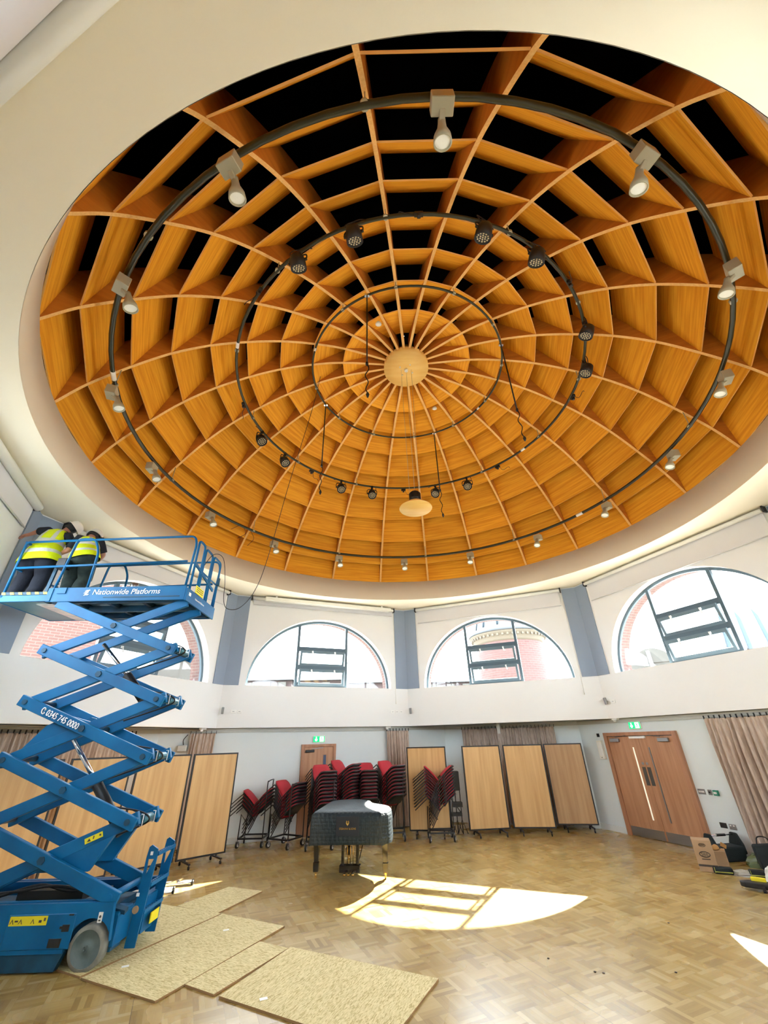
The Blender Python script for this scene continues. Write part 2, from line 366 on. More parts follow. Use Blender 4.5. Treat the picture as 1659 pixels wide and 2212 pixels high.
def smooth_path(pts, n=6):
    """Catmull-Rom through pts"""
    P_ = [Vector(p) for p in pts]; P_ = [P_[0] * 2 - P_[1]] + P_ + [P_[-1] * 2 - P_[-2]]; o = []
    for i in range(1, len(P_) - 2):
        a, b, c, d = P_[i - 1:i + 3]
        for k in range(n):
            t = k / n
            o.append(0.5 * ((2 * b) + (c - a) * t + (2 * a - 5 * b + 4 * c - d) * t * t + (3 * b - a - 3 * c + d) * t ** 3))
    o.append(P_[-2]); return o
def text_mesh(name, body, size, mat, parent, M4, extrude=0.002, shear=0.0, align='LEFT', sx=1.0):
    cu = bpy.data.curves.new(name, 'FONT'); cu.body = body; cu.size = size; cu.extrude = extrude; cu.shear = shear; cu.align_x = align
    tmp = bpy.data.objects.new('tmp', cu); COL.objects.link(tmp)
    dg = bpy.context.evaluated_depsgraph_get(); dg.update()
    me = bpy.data.meshes.new_from_object(tmp.evaluated_get(dg)); me.name = name
    bpy.data.objects.remove(tmp)
    me.transform(M4 @ Matrix.Diagonal((sx, 1, 1, 1)))
    me.materials.clear(); me.materials.append(mat)
    o = bpy.data.objects.new(name, me); COL.objects.link(o)
    if parent: o.parent = parent
    return o
def dup(o, parent=None):
    c = o.copy(); COL.objects.link(c)
    if parent is not None: c.parent = parent
    return c
def dup_tree(o, parent=None):
    c = dup(o, parent)
    for ch in list(o.children): dup_tree(ch, c)
    return c

# ------------------------------------------------------------ room geometry
CX, CY = 0.60, 6.60                     # centre of the octagon and dome
AP, APL1, APL2 = 6.54, 6.75, 7.60       # upper apothem, lower walls (alternating)
ZB, ZS, ZC = 2.41, 3.43, 5.906          # bottom of upper wall, sill, ceiling
T8 = math.tan(R_(22.5))
SIDES = {22.5: 'front_right', 67.5: 'right_far', 112.5: 'right_near', 157.5: 'back_right', -157.5: 'back_left', -112.5: 'left_near', -67.5: 'left_far', -22.5: 'front_left'}
def wmat(az, off=0.0, z=0.0):
    """local frame on a wall: x = to the right seen from inside, y = outward, z = up, origin centre of wall plane at apothem off"""
    a = R_(az); n = Vector((math.sin(a), math.cos(a), 0)); t = Vector((n.y, -n.x, 0))
    m = Matrix(((t.x, n.x, 0, CX + n.x * off), (t.y, n.y, 0, CY + n.y * off), (0, 0, 1, z), (0, 0, 0, 1)))
    return m
def place(o, m): o.matrix_world = m; return o

# floor
mb = MB(); mb.prism([(CX + 9.2 * math.sin(a), CY + 9.2 * math.cos(a)) for a in [R_(22.5 + 45 * k) for k in range(8)]][::-1], -0.1, 0.0)
mb.build('floor', M['floor'], kind='structure')
# ceiling slab with a round hole
RH = 5.88
def ring_slab(name, rin, ap_out, z0, z1, mat, mats=None, n=192, octin=None):
    mb = MB(); vs = []
    for k in range(n):
        a = 2 * PI * k / n
        loc = ((math.degrees(a) + 0) % 45) - 22.5
        ro = ap_out / math.cos(R_(loc)); ri = rin if octin is None else octin / math.cos(R_(loc))
        e = (math.sin(a), math.cos(a))
        for r in (ri, ro):
            for z in (z0, z1): vs.append((CX + r * e[0], CY + r * e[1], z))
    fs = []
    for k in range(n):
        b = 4 * k; c = 4 * ((k + 1) % n)
        fs += [(b, c, c + 2, b + 2), (b + 1, b + 3, c + 3, c + 1), (b, b + 1, c + 1, c), (b + 2, c + 2, c + 3, b + 3)]
    mb.add(vs, fs); return mb.build(name, mat, kind='structure')
ring_slab('ceiling', RH, 7.05, ZC, ZC + 0.12, M['ceil'])
ring_slab('ceiling_aisle', 0, 8.3, ZB, ZB + 0.10, M['plaster_low'], octin=AP + 0.24)
mb = MB(); n = 192
mb.lathe([(RH - 0.004, ZC - 0.001), (RH - 0.004, 6.49), (RH + 0.12, 6.49), (RH + 0.12, ZC + 0.121)], n, Matrix.Translation((CX, CY, 0)), caps=False)
mb.build('trim_1', M['drum'], kind='structure')

ARC_A, ARC_B = 2.15, 1.93
def arch_z(u, a=ARC_A, b=ARC_B): return ZS + b * math.sqrt(max(0, 1 - (u / a) ** 2))
def arch_wall(mb, o0, o1, a, b, mi_in=0, mi_rev=0, mi_out=0, uv=False):
    """solid wall between offsets o0..o1 (local y) with an arched opening"""
    n = 40; us = [a * math.cos(PI * (1 - k / n)) for k in range(n + 1)]
    for (o, mi, flip) in ((o0, mi_in, False), (o1, mi_out, True)):
        hw = (AP + o) * T8; y = o
        quads = [((-hw, ZB), (hw, ZB), (hw, ZS), (-hw, ZS)), ((-hw, ZS), (-a, ZS), (-a, ZC), (-hw, ZC)), ((a, ZS), (hw, ZS), (hw, ZC), (a, ZC))]
        for k in range(n):
            u0, u1 = us[k], us[k + 1]; quads.append(((u0, arch_z(u0, a, b)), (u1, arch_z(u1, a, b)), (u1, ZC), (u0, ZC)))
        for q in quads:
            vs = [(p[0], y, p[1]) for p in q]; f = (0, 1, 2, 3) if not flip else (3, 2, 1, 0)
            mb.add(vs, [f], mi, uvs=[[q[i] for i in f]])
    pts = [(u, arch_z(u, a, b)) for u in us]
    loop = pts + []
    L = 0
    for k in range(n):
        p, q = pts[k], pts[k + 1]; d = math.hypot(q[0] - p[0], q[1] - p[1])
        mb.add([(p[0], o0, p[1]), (q[0], o0, q[1]), (q[0], o1, q[1]), (p[0], o1, p[1])], [(0, 3, 2, 1)], mi_rev, uvs=[[(o0, L), (o1, L), (o1, L + d), (o0, L + d)]]); L += d
    mb.add([(-a, o0, ZS), (a, o0, ZS), (a, o1, ZS), (-a, o1, ZS)], [(0, 1, 2, 3)], mi_rev, uvs=[[(0, 0), (2 * a, 0), (2 * a, .3), (0, .3)]])
    h0, h1 = (AP + o0) * T8, (AP + o1) * T8
    mb.add([(-h0, o0, ZB), (h0, o0, ZB), (h1, o1, ZB), (-h1, o1, ZB)], [(0, 3, 2, 1)], mi_rev)

LOWER = {}
def low_ap(az): return APL1 if az in (-22.5, 67.5, 157.5, -112.5) else APL2
wi = 0
for az, side in SIDES.items():
    W4 = wmat(az, AP)
    mb = MB(); arch_wall(mb, 0.0, 0.24, ARC_A, ARC_B)
    place(mb.build('wall_' + side, M['plaster'], kind='structure'), W4)
    mb = MB(); arch_wall(mb, 0.25, 0.62, ARC_A - 0.015, ARC_B - 0.01)
    place(mb.build('wall_outer_' + side, M['brickred'], kind='structure'), W4)
    # lower wall: a slab between its two corners
    a1 = low_ap(az); a2 = APL2 if a1 == APL1 else APL1
    hw = (a2 - a1 * math.cos(R_(45))) / math.sin(R_(45))
    mb = MB()
    ext = 0.0 if a1 == APL1 else 0.0
    mb.box((0, 0.06, ZB / 2), (2 * hw + ext, 0.12, ZB)); LOWER[az] = (a1, hw)
    place(mb.build('wall_lower_' + side, M['plaster_low'], kind='structure'), wmat(az, a1))
    # skirting and curtain rail under the soffit
    mb = MB()
    for (u0, u1) in ([(-hw, -3.22), (-1.15, hw)] if az == 67.5 else [(-hw, -0.45), (0.55, hw)] if az == -22.5 else [(-hw, hw)]):
        mb.box(((u0 + u1) / 2, -0.012, 0.06), (u1 - u0, 0.024, 0.12))
    place(mb.build('baseboard_' + side, M['skirting'], kind='structure'), wmat(az, a1))
    mb = MB(); mb.box((0, -0.02, ZB - 0.05), (2 * hw, 0.05, 0.10)); mb.box((0, -0.06, ZB - 0.03), (2 * hw, 0.03, 0.03))
    wi += 1
    place(mb.build('trim_%d' % (wi + 1), M['rail'], kind='structure'), wmat(az, a1))
    # corner: folded blue-grey panel
    mb = MB(); z0, z1 = ZS, ZC - 0.03; p = []
    for s_ in (-1,):
        A = wmat(az, AP); B = wmat(az + 45, AP)
        q0 = A @ Vector((2.32, -0.025, 0)); q1 = A @ Vector((AP * T8 - 0.012, -0.025, 0)); q2 = B @ Vector((-2.32, -0.025, 0))
        r0 = A @ Vector((2.32, -0.002, 0)); r1 = A @ Vector((AP * T8, -0.002, 0)); r2 = B @ Vector((-2.32, -0.002, 0))
        mb.prism([(v.x, v.y) for v in (q0, q1, q2, r2, r1, r0)], z0, z1)
    mb.build('trim_%d' % (wi + 9), M['blue'], kind='structure')

# ------------------------------------------------------------ windows
def window(idx, az):
    e = empty('window_%d' % idx, kind='structure'); place(e, wmat(az, AP + 0.20))
    n = 40
    mb = MB()
    for (ra, rb, y0, y1) in ((0.0, 0.065, 0.0, 0.06),):
        ao, bo, ai, bi = ARC_A - ra, ARC_B - ra, ARC_A - rb, ARC_B - rb
        pts = [((ao * math.cos(t), ZS + bo * math.sin(t)), (ai * math.cos(t), ZS + bi * math.sin(t))) for t in [PI * k / n for k in range(n + 1)]]
        for k in range(n):
            (o0, i0), (o1, i1) = pts[k], pts[k + 1]
            vs = [(o0[0], y0, o0[1]), (o1[0], y0, o1[1]), (i1[0], y0, i1[1]), (i0[0], y0, i0[1]), (o0[0], y1, o0[1]), (o1[0], y1, o1[1]), (i1[0], y1, i1[1]), (i0[0], y1, i0[1])]
            mb.add(vs, [(0, 1, 2, 3), (7, 6, 5, 4), (2, 6, 7, 3)])
    mb.build('frame', M['frame'], e)
    for u in (-0.75, 0.75):
        mb = MB(); zt = arch_z(u) - 0.03; mb.box((u, 0.03, (ZS + zt) / 2), (0.075, 0.09, zt - ZS)); mb.build('mullion', M['frame'], e, 0.004)
    for z in (4.50, 3.985):
        mb = MB(); mb.box((0, 0.03, z), (1.44, 0.08, 0.13)); mb.build('transom', M['frame'], e, 0.004)
    mb = MB(); mb.box((0, 0.03, ZS + 0.03), (1.44, 0.06, 0.06)); mb.build('transom', M['frame'], e)
    for (zb, zt) in ((4.02, 4.46), (3.48, 3.94)):
        s = empty('sash', (0, 0.02, zb), (R_(13), 0, 0), parent=e)
        h = zt - zb; mb = MB()
        mb.box((0, 0, 0.04), (1.36, 0.055, 0.08)); mb.box((0, 0, h - 0.04), (1.36, 0.055, 0.08))
        for u in (-0.65, 0.65): mb.box((u, 0, h / 2), (0.06, 0.05, h - 0.13))
        mb.build('sash_frame', M['sash'], s, 0.004)
        mb = MB(); mb.box((0, 0.0, h / 2), (1.25, 0.006, h - 0.13)); mb.build('pane', M['glass'], s)
        for u in (-0.33, 0.36):
            mb = MB(); mb.box((u, -0.05, h - 0.03), (0.035, 0.05, 0.05)); mb.beam((u, -0.07, h - 0.02), (u + 0.03, -0.11, h - 0.13), 0.03, 0.02)
            mb.build('handle', M['white'], s, 0.003)
    # fixed glass: left, right, top centre
    mb = MB(); y = 0.03
    def fan(u0, u1, zlow):
        m_ = 14; us = [u0 + (u1 - u0) * k / m_ for k in range(m_ + 1)]
        for k in range(m_):
            a_, b_ = us[k], us[k + 1]
            mb.add([(a_, y, zlow), (b_, y, zlow), (b_, y, max(zlow, arch_z(b_) - 0.03)), (a_, y, max(zlow, arch_z(a_) - 0.03))], [(0, 1, 2, 3)])
    fan(-2.10, -0.78, ZS); fan(0.78, 2.10, ZS); fan(-0.72, 0.72, 4.55)
    mb.build('pane', M['glass'], e)
for k, az in enumerate((-67.5, -22.5, 22.5, 67.5, -112.5, 112.5, 157.5, -157.5)): window(k + 1, az)

# ------------------------------------------------------------ roller blinds, screen
BL = {-67.5: (5.47, 'grey roller blind above the arched window behind the blue lift'), -22.5: (5.66, 'grey roller blind behind the long white screen case, front left window'),
      22.5: (5.40, 'grey roller blind above the arched window showing the round brick tower'), 67.5: (5.34, 'bluish roller blind above the brightest arched window at the right'),
      -112.5: (5.40, 'roller blind with thick white tube at the left edge, beside the workers'), -157.5: (3.34, 'roller blind crossing the top left corner of the view')}
for az, (zb, lab) in BL.items():
    e = empty('roller_blind', label=lab, cat='blind', group=None); place(e, wmat(az, AP))
    mb = MB(); mb.tube([(-2.26, -0.09, ZC - 0.08), (2.26, -0.09, ZC - 0.08)], 0.045 if az > -100 else 0.075, 14); mb.build('tube', M['offwhite'], e)
    mb = MB(); mb.box((0, -0.035, (ZC - 0.05 + zb) / 2), (4.46, 0.006, ZC - 0.05 - zb)); mb.build('blind_fabric', M['fabric_blind'], e)
    mb = MB(); mb.tube([(-2.23, -0.035, zb), (2.23, -0.035, zb)], 0.014, 8); mb.build('bottom_bar', M['fabric_blind'], e)
    for u in (-2.29, 2.29):
        mb = MB(); mb.box((u, -0.06, ZC - 0.07), (0.03, 0.12, 0.13)); mb.build('bracket', M['steel_dark'], e)
    if az in (-22.5, 22.5):
        mb = MB(); mb.tube([(2.28, -0.05, ZC - 0.1), (2.28, -0.05, 3.05)], 0.006, 6); mb.cyl((2.28, -0.05, 3.1), (2.28, -0.05, 3.0), 0.012, n=8); mb.build('pull_cord', M['offwhite'], e)
    if az == -67.5:
        mb = MB(); mb.cyl((-2.30, -0.09, ZC - 0.08), (-2.22, -0.09, ZC - 0.08), 0.09, n=16); mb.build('drive_end', M['steel_dark'], e)
    if az == -157.5:
        mb = MB(); mb.cyl((-2.32, -0.1, ZC - 0.08), (-2.20, -0.1, ZC - 0.08), 0.09, n=16); mb.build('drive_end', M['steel_dark'], e)
e = empty('projection_screen', label='long white projection screen case at ceiling above front left window', cat='projector screen'); place(e, wmat(-22.5, AP))
mb = MB(); mb.box((0.1, -0.20, ZC - 0.105), (4.05, 0.14, 0.12)); mb.build('case', M['offwhite'], e, 0.02)
mb = MB(); mb.tube([(-1.85, -0.20, ZC - 0.18), (2.05, -0.20, ZC - 0.165)], 0.012, 8); mb.build('bottom_bar', M['white'], e)
for u in (-1.6, 1.8):
    mb = MB(); mb.box((u, -0.2, ZC - 0.026), (0.06, 0.10, 0.04)); mb.build('bracket', M['white'], e)

# ------------------------------------------------------------ wooden dome
PR = [5.90, 5.61, 5.155, 4.664, 4.10, 3.49, 2.85, 2.17, 1.477, 0.50]
PZ = [6.49, 6.985, 7.567, 8.11, 8.58, 8.96, 9.28, 9.51, 9.657, 9.71]
TAU = [5, 12, 18, 24, 29, 35, 42, 52, 66]
LEN = [1.05, 1.08, 1.08, 1.05, 1.0, 0.98, 0.95, 0.92, 0.85]
dome = empty('coffered_dome', (CX, CY, 6.49), label='large round wooden coffered dome of curved ribs and orange boards overhead', cat='dome ceiling')
D0 = 6.49
prof = smooth_path([(r, 0, z - D0) for r, z in zip(PR, PZ)], 4)
def nrm(i):
    a = prof[max(i - 1, 0)]; b = prof[min(i + 1, len(prof) - 1)]; d = (b - a).normalized(); return Vector((-(-d.z), 0, -d.x))  # outward & up
def rib_mesh():
    mb = MB(); th = 0.055; n = len(prof)
    inn = [Vector(p) for p in prof]; out = []
    for i in range(n):
        dn = nrm(i); out.append(inn[i] + dn * (0.50 if i < n - 6 else 0.50 - 0.04 * (i - n + 6)))
    out[0] = inn[0] + Vector((0.45, 0, 0.0))
    vs = []
    for i in range(n):
        for y in (-th / 2, th / 2):
            vs.append((inn[i].x, y, inn[i].z)); vs.append((out[i].x, y, out[i].z))
    # per station: 0 in-,1 out-,2 in+,3 out+
    fi = []; fs = []
    for i in range(n - 1):
        b, c = 4 * i, 4 * i + 4
        fi.append((b, b + 2, c + 2, c)); fs += [(b, c, c + 1, b + 1), (b + 2, b + 3, c + 3, c + 2), (b + 1, c + 1, c + 3, b + 3)]
    mb.add(vs, fi, 0); nb = len(mb.v) - len(vs)
    for f in fs: mb.f.append([nb + q for q in f]); mb.mi.append(1); mb.sm.append(False)
    for f in ((0, 1, 3, 2), tuple(4 * (n - 1) + q for q in (0, 2, 3, 1))): mb.f.append([nb + q for q in f]); mb.mi.append(1); mb.sm.append(False)
    return mb
rib0 = None
for k in range(24):
    a = R_(7.5 + 15 * k); rot = (0, 0, PI / 2 - a)
    if rib0 is None:
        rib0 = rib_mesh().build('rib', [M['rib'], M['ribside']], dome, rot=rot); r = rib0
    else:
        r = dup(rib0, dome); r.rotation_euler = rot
def board_mesh(lv):
    """local x along the board, y = outward-ish normal, z up the board; origin mid bottom edge"""
    tau = R_(TAU[lv]); L = LEN[lv]; h = 7.5
    r0 = PR[lv]; r1 = max(0.35, r0 - L * math.sin(tau))
    w0 = r0 * math.sin(R_(h)) - 0.024; w1 = r1 * math.sin(R_(h)) - 0.024
    mb = MB(); t = 0.02
    c = math.cos(R_(h))
    mb.add([(-w0, 0, 0), (w0, 0, 0), (w1, 0, L), (-w1, 0, L), (-w0, t, 0), (w0, t, 0), (w1, t, L), (-w1, t, L)],
           [(0, 1, 2, 3), (7, 6, 5, 4), (0, 3, 7, 4), (1, 5, 6, 2), (3, 2, 6, 7)], 0,
           uvs=[[(-w0, 0), (w0, 0), (w1, L), (-w1, L)], [(-w1, L), (w1, L), (w0, 0), (-w0, 0)]] + [[(0, 0), (0, L), (0.02, L), (0.02, 0)]] * 2 + [[(-w1, L), (w1, L), (w1, L + .02), (-w1, L + .02)]])
    mb.add([(-w0, 0, 0), (w0, 0, 0), (w0, t, 0), (-w0, t, 0)], [(0, 3, 2, 1)], 1)
    return mb
def board_matrix(lv, k):
    a = R_(15 * k + 15); tau = R_(TAU[lv]); rm = PR[lv] * math.cos(R_(7.5))
    n = Vector((math.sin(a), math.cos(a), 0)); t = Vector((n.y, -n.x, 0))
    up = Vector((0, 0, 1)) * math.cos(tau) - n * math.sin(tau); out = n * math.cos(tau) + Vector((0, 0, 1)) * math.sin(tau)
    m = Matrix(((t.x, out.x, up.x, 0), (t.y, out.y, up.y, 0), (t.z, out.z, up.z, 0), (0, 0, 0, 1)))
    m.translation = n * rm + Vector((0, 0, PZ[lv] - D0)); return m
cnt = 0; rest = MB()
for lv in range(9):
    src = None; bm_ = board_mesh(lv)
    for k in range(24):
        m = board_matrix(lv, k)
        if lv < 4 or (lv == 4 and k % 6 == 0):
            if src is None: src = bm_.build('board', [M['board'], M['rib']], dome); o = src
            else: o = dup(src, dome)
            o.matrix_parent_inverse = Matrix(); o.matrix_local = m
        else:
            b = len(rest.v); rest.v += [m @ v for v in bm_.v]
            ou, ov = random.uniform(-20, 20), random.uniform(-20, 20)
            for fi_, uvq in bm_.uv.items(): rest.uv[len(rest.f) + fi_] = [(q[0] + ou, q[1] + ov) for q in uvq]
            for f, mi, sm in zip(bm_.f, bm_.mi, bm_.sm): rest.f.append([b + i for i in f]); rest.mi.append(mi); rest.sm.append(sm)
ro = rest.build('boards_near_hub', [M['board'], M['rib']], dome, kind='stuff')
mb = MB(); mb.lathe([(0.52, 0.16), (0.52, 0.0), (0.001, 0.0)][::-1], 48, caps=False); mb.lathe([(0.30, 0.16), (0.30, 0.5)], 24)
mb.build('hub_disc', M['hub'], dome, loc=(0, 0, 9.60 - D0))
mb = MB(); mb.lathe([(0.04, -0.05), (0.045, 0.0)], 16)
for a in (30, 120, 210, 300): mb.box((0.17 * math.cos(R_(a)), 0.17 * math.sin(R_(a)), -0.012), (0.03, 0.02, 0.025))
mb.build('ceiling_rose', M['white'], dome, loc=(0, 0, 9.60 - D0))
# black roof void that closes the space over the boards
mb = MB(); pv = []
pp = [Vector((RH + 1.1, 0, ZC + 0.05)), Vector((RH + 1.15, 0, 7.0))] + [Vector((p.x * 1.12 + 0.35, 0, p.z + D0 + 1.0)) for p in prof[4:]] + [Vector((0.01, 0, 10.8))]
mb.lathe([(p.x, p.z) for p in pp], 48, Matrix.Translation((CX, CY, 0)), caps=False)
mb.build('ceiling_roof_void', M['void'], kind='structure')

# ------------------------------------------------------------ lighting rings
def pol(az, r, z): a = R_(az); return Vector((CX + r * math.sin(a), CY + r * math.cos(a), z))
RINGS = [(5.27, 7.10, 0.035, 'outermost and largest dark pipe ring hung below the dome ribs', -114.8, 59.2),
         (3.64, 8.65, 0.028, 'middle dark pipe ring carrying the black stage lights', -114.6, 58.6),
         (2.15, 9.36, 0.022, 'innermost small dark pipe ring near the dome hub', -112.4, 60.0)]
def prof_z(r):
    for i in range(len(PR) - 1):
        if PR[i] >= r >= PR[i + 1]: return PZ[i] + (PZ[i + 1] - PZ[i]) * (PR[i] - r) / (PR[i] - PR[i + 1])
    return 6.5
for (r, z, t, lab, s1, s2) in RINGS:
    e = empty('lighting_ring', (CX, CY, z), label=lab, cat='pipe ring')
    mb = MB(); mb.tube([(r * math.sin(2 * PI * k / 96), r * math.cos(2 * PI * k / 96), 0) for k in range(96)], t, 10, closed=True); mb.build('pipe', M['pipe'], e)
    for k in range(12):
        a = R_(7.5 + 30 * k); mb = MB(); p = Vector((r * math.sin(a), r * math.cos(a), 0))
        mb.cyl(p, p + Vector((0, 0, prof_z(r) - z + 0.03)), 0.008, n=6); mb.lathe([(t + 0.012, -0.02), (t + 0.012, 0.02)], 10, Matrix.Translation(p)); mb.build('hanger', M['beige'], e)
    for sa in (s1, s2):
        mb = MB(); mb.tube([(r * math.sin(R_(sa + d)), r * math.cos(R_(sa + d)), 0) for d in (-1.0, 0, 1.0)], t + 0.004, 10); mb.build('sticker', M['white'], e, label='white label wrapped around the pipe')
# beige spotlights on the outer ring
def spot_proto():
    e = empty('ceiling_spotlight')
    mb = MB(); mb.box((0, 0, -0.02), (0.20, 0.14, 0.16)); mb.build('gear_box', M['beige'], e, 0.006)
    mb = MB(); mb.tube([(-0.03, 0, 0.07), (-0.03, 0, 0.17)], 0.008, 6); mb.tube([(0.03, 0, 0.07), (0.03, 0, 0.17)], 0.008, 6); mb.build('clamp', M['chrome'], e)
    mb = MB(); mb.beam((0, -0.02, -0.09), (0, -0.10, -0.14), 0.05, 0.03); mb.build('swivel_arm', M['beige'], e, 0.004)
    h = empty('lamp_head', (0, -0.10, -0.12), (R_(-22), 0, 0), parent=e); h.scale = (1.2, 1.2, 1.1)
    mb = MB(); mb.lathe([(0.001, 0.03), (0.028, 0.03), (0.030, -0.01), (0.036, -0.06), (0.064, -0.13), (0.070, -0.19), (0.060, -0.19), (0.058, -0.175)], 20, caps=False); mb.build('lamp_housing', M['beige'], h)
    mb = MB(); mb.lathe([(0.001, -0.176), (0.03, -0.180), (0.060, -0.176)], 20, caps=False); mb.build('lens', M['lens'], h)
    return e
spos = [180, -157.5, -135, -112.5, -90, -67.5, -45, -22.5, 0, 22.5, 45, 67.5, 90, 112.5, 135, 157.5]
hours = {180: 'nearest beige spotlight on the outer ring, at top centre', -157.5: 'beige spotlight on the outer ring, upper left, next to the top one', -135: 'beige spotlight on the outer ring at the upper left side, lamp facing right',
 -112.5: 'beige spotlight on the outer ring just under the white pipe label, left side', -90: 'beige spotlight on the outer ring at the lower left, above a loose dangling wire', -67.5: 'small beige spotlight on the outer ring above the lift guard rail', -45: 'small beige spotlight on the outer ring, third from the bottom one going left',
 -22.5: 'small beige spotlight on the far outer ring, left of the wooden pendant lamp', 0: 'farthest beige spotlight at the bottom of the outer ring below the pendant lamp', 22.5: 'small beige spotlight on the far outer ring, right of the wooden pendant lamp', 45: 'small beige spotlight on the outer ring, lower right, left of the pipe label',
 67.5: 'small beige spotlight on the outer ring, lower right, right of the pipe label', 90: 'beige spotlight on the outer ring at the right, above the brightest window', 112.5: 'beige spotlight at the far right of the outer ring, lower of the two there', 135: 'beige spotlight at the far right of the outer ring, upper of the two there', 157.5: 'large beige spotlight on the outer ring at the upper right'}
sp0 = spot_proto()
for i, a in enumerate(spos):
    o = sp0 if i == 0 else dup_tree(sp0)
    o.location = pol(a, 5.27, 6.95); o.rotation_euler = (0, 0, -R_(a)); tag(o, hours[a], 'spotlight', 'beige spotlights around the outer ring')
# black LED par cans on the middle ring
def par_proto():
    e = empty('stage_light')
    mb = MB(); mb.box((0, 0, 0.0), (0.05, 0.06, 0.09)); mb.tube([(0, 0, -0.03), (0, 0, -0.09)], 0.012, 8)
    mb.tube(smooth_path([(-0.14, 0, -0.24), (-0.14, 0, -0.12), (-0.08, 0, -0.08), (0.08, 0, -0.08), (0.14, 0, -0.12), (0.14, 0, -0.24)], 3), 0.012, 6); mb.build('yoke', M['black'], e)
    h = empty('lamp_head', (0, 0, -0.22), (R_(-30), 0, 0), parent=e)
    mb = MB(); mb.lathe([(0.05, 0.11), (0.10, 0.08), (0.118, 0.0), (0.122, -0.12), (0.112, -0.12), (0.108, -0.10)], 24); mb.lathe([(0.001, -0.095), (0.11, -0.095)], 24, caps=False)
    for s_ in (-1, 1): mb.cyl((s_ * 0.11, 0, 0), (s_ * 0.15, 0, 0), 0.022, n=8)
    mb.build('housing', M['black'], h)
    mb = MB()
    for (n_, rr) in ((1, 0), (6, 0.04), (12, 0.08)):
        for q in range(n_):
            b_ = 2 * PI * q / n_; mb.lathe([(0.013, -0.098), (0.012, -0.106), (0.004, -0.109)], 8, Matrix.Translation((rr * math.cos(b_), rr * math.sin(b_), 0)))
    mb.build('led_lenses', M['led'], h)
    mb = MB(); mb.tube(smooth_path([(0.03, 0.04, -0.16), (0.12, 0.05, -0.05), (0.10, 0.03, 0.06), (0.0, 0.04, 0.03), (-0.10, 0.03, 0.05), (-0.22, 0, 0.02)], 5), 0.008, 6); mb.build('cable', M['black'], e)
    return e
ppos = [(-165, 'black stage light on the middle ring, upper left, nearer the top'), (-150, 'black stage light on the middle ring, upper left, outer one of the pair'), (165, 'black stage light on the middle ring, upper right, just right of centre'), (150, 'black stage light on the middle ring, upper right, outer one of the pair'),
        (120, 'black stage light at the right of the middle ring, upper of the two there'), (105, 'black stage light at the right of the middle ring, lower of the two there'), (-75, 'black stage light at the lower left of the middle ring, farthest left one'), (-60, 'black stage light at the lower left of the middle ring, second from left'),
        (-30, 'black stage light on the far middle ring, left of two before the drop cord'), (-15, 'black stage light on the far middle ring, just left of the pendant lamp'), (15, 'black stage light on the far middle ring, just right of the pendant lamp'), (30, 'black stage light on the far middle ring, second to the right of the pendant')]
pp0 = par_proto()
for i, (a, lab) in enumerate(ppos):
    o = pp0 if i == 0 else dup_tree(pp0)
    o.location = pol(a, 3.64, 8.62); o.rotation_euler = (0, 0, -R_(a) + R_(random.uniform(-20, 20))); tag(o, lab, 'stage light', 'black stage lights on the middle ring')
# empty socket clamps
cl = {-135: 'upper left', 135: 'upper right', -90: 'left', -45: 'lower left', 0: 'beside the pendant lamp cord', 45: 'lower right', 90: 'right', 180: 'top'}
c0_ = None
for a, nm in cl.items():
    if c0_ is None:
        c0_ = empty('cable_socket'); mb = MB(); mb.box((0, 0, -0.02), (0.13, 0.06, 0.06)); mb.box((0, 0, -0.07), (0.05, 0.05, 0.06)); mb.build('socket', M['black'], c0_, 0.005)
        mb = MB(); mb.tube(smooth_path([(0.05, 0, -0.05), (0.12, 0.05, -0.16), (0.26, 0.08, -0.12), (0.30, 0.09, -0.16)], 5), 0.006, 6); mb.build('flex', M['black'], c0_)
        o = c0_
    else: o = dup_tree(c0_)
    o.location = pol(a, 3.66, 8.62); o.rotation_euler = (0, 0, -R_(a)); tag(o, 'small black cable socket without a lamp on the middle ring, ' + nm, 'socket', 'empty sockets on the middle ring')
# drop cords from inner ring
for a, nm in ((-157.5, 'upper left, ending over the hub boards'), (-67.5, 'lower left of the hub'), (112.5, 'right of the hub'), (22.5, 'below the hub, beside the pendant lamp')):
    p = pol(a, 2.15, 9.36); e = empty('dangling_lead', p, label='thin dark lead hanging from the inner ring, ' + nm, cat='lead', group='leads hanging from the inner ring')
    mb = MB(); mb.cyl((0, 0, 0), (0, 0, -1.85), 0.014, n=6); mb.cyl((0, 0, -1.85), (0, 0, -1.9), 0.025, n=8); mb.build('cord', M['black'], e)
    mb = MB(); mb.tube(smooth_path([(0, 0, -1.88), (0.03, 0, -2.0), (-0.03, 0, -2.15), (0.02, 0, -2.3), (-0.02, 0, -2.45), (0.01, 0, -2.55)], 4), 0.009, 6); mb.lathe([(0.012, 0.05), (0.03, 0), (0.012, -0.06)], 8, Matrix.Translation((0.01, 0, -2.58))); mb.build('flex', M['black'], e)
    mb = MB(); mb.box((0, 0, 0), (0.09, 0.05, 0.05)); mb.build('clamp', M['chrome'], e)
# smoke detectors on boards
for p, nm in (((-0.02, 5.05, 9.10), 'upper left of the hub'), ((1.33, 7.55, 9.25), 'lower right of the hub')):
    mb = MB(); mb.lathe([(0.03, 0.06), (0.055, 0.03), (0.06, 0.0), (0.03, -0.02)], 16)
    mb.build('smoke_detector', M['white'], loc=p, rot=(R_(20), 0, 0), label='small round white smoke detector in a coffer, ' + nm, cat='smoke detector')
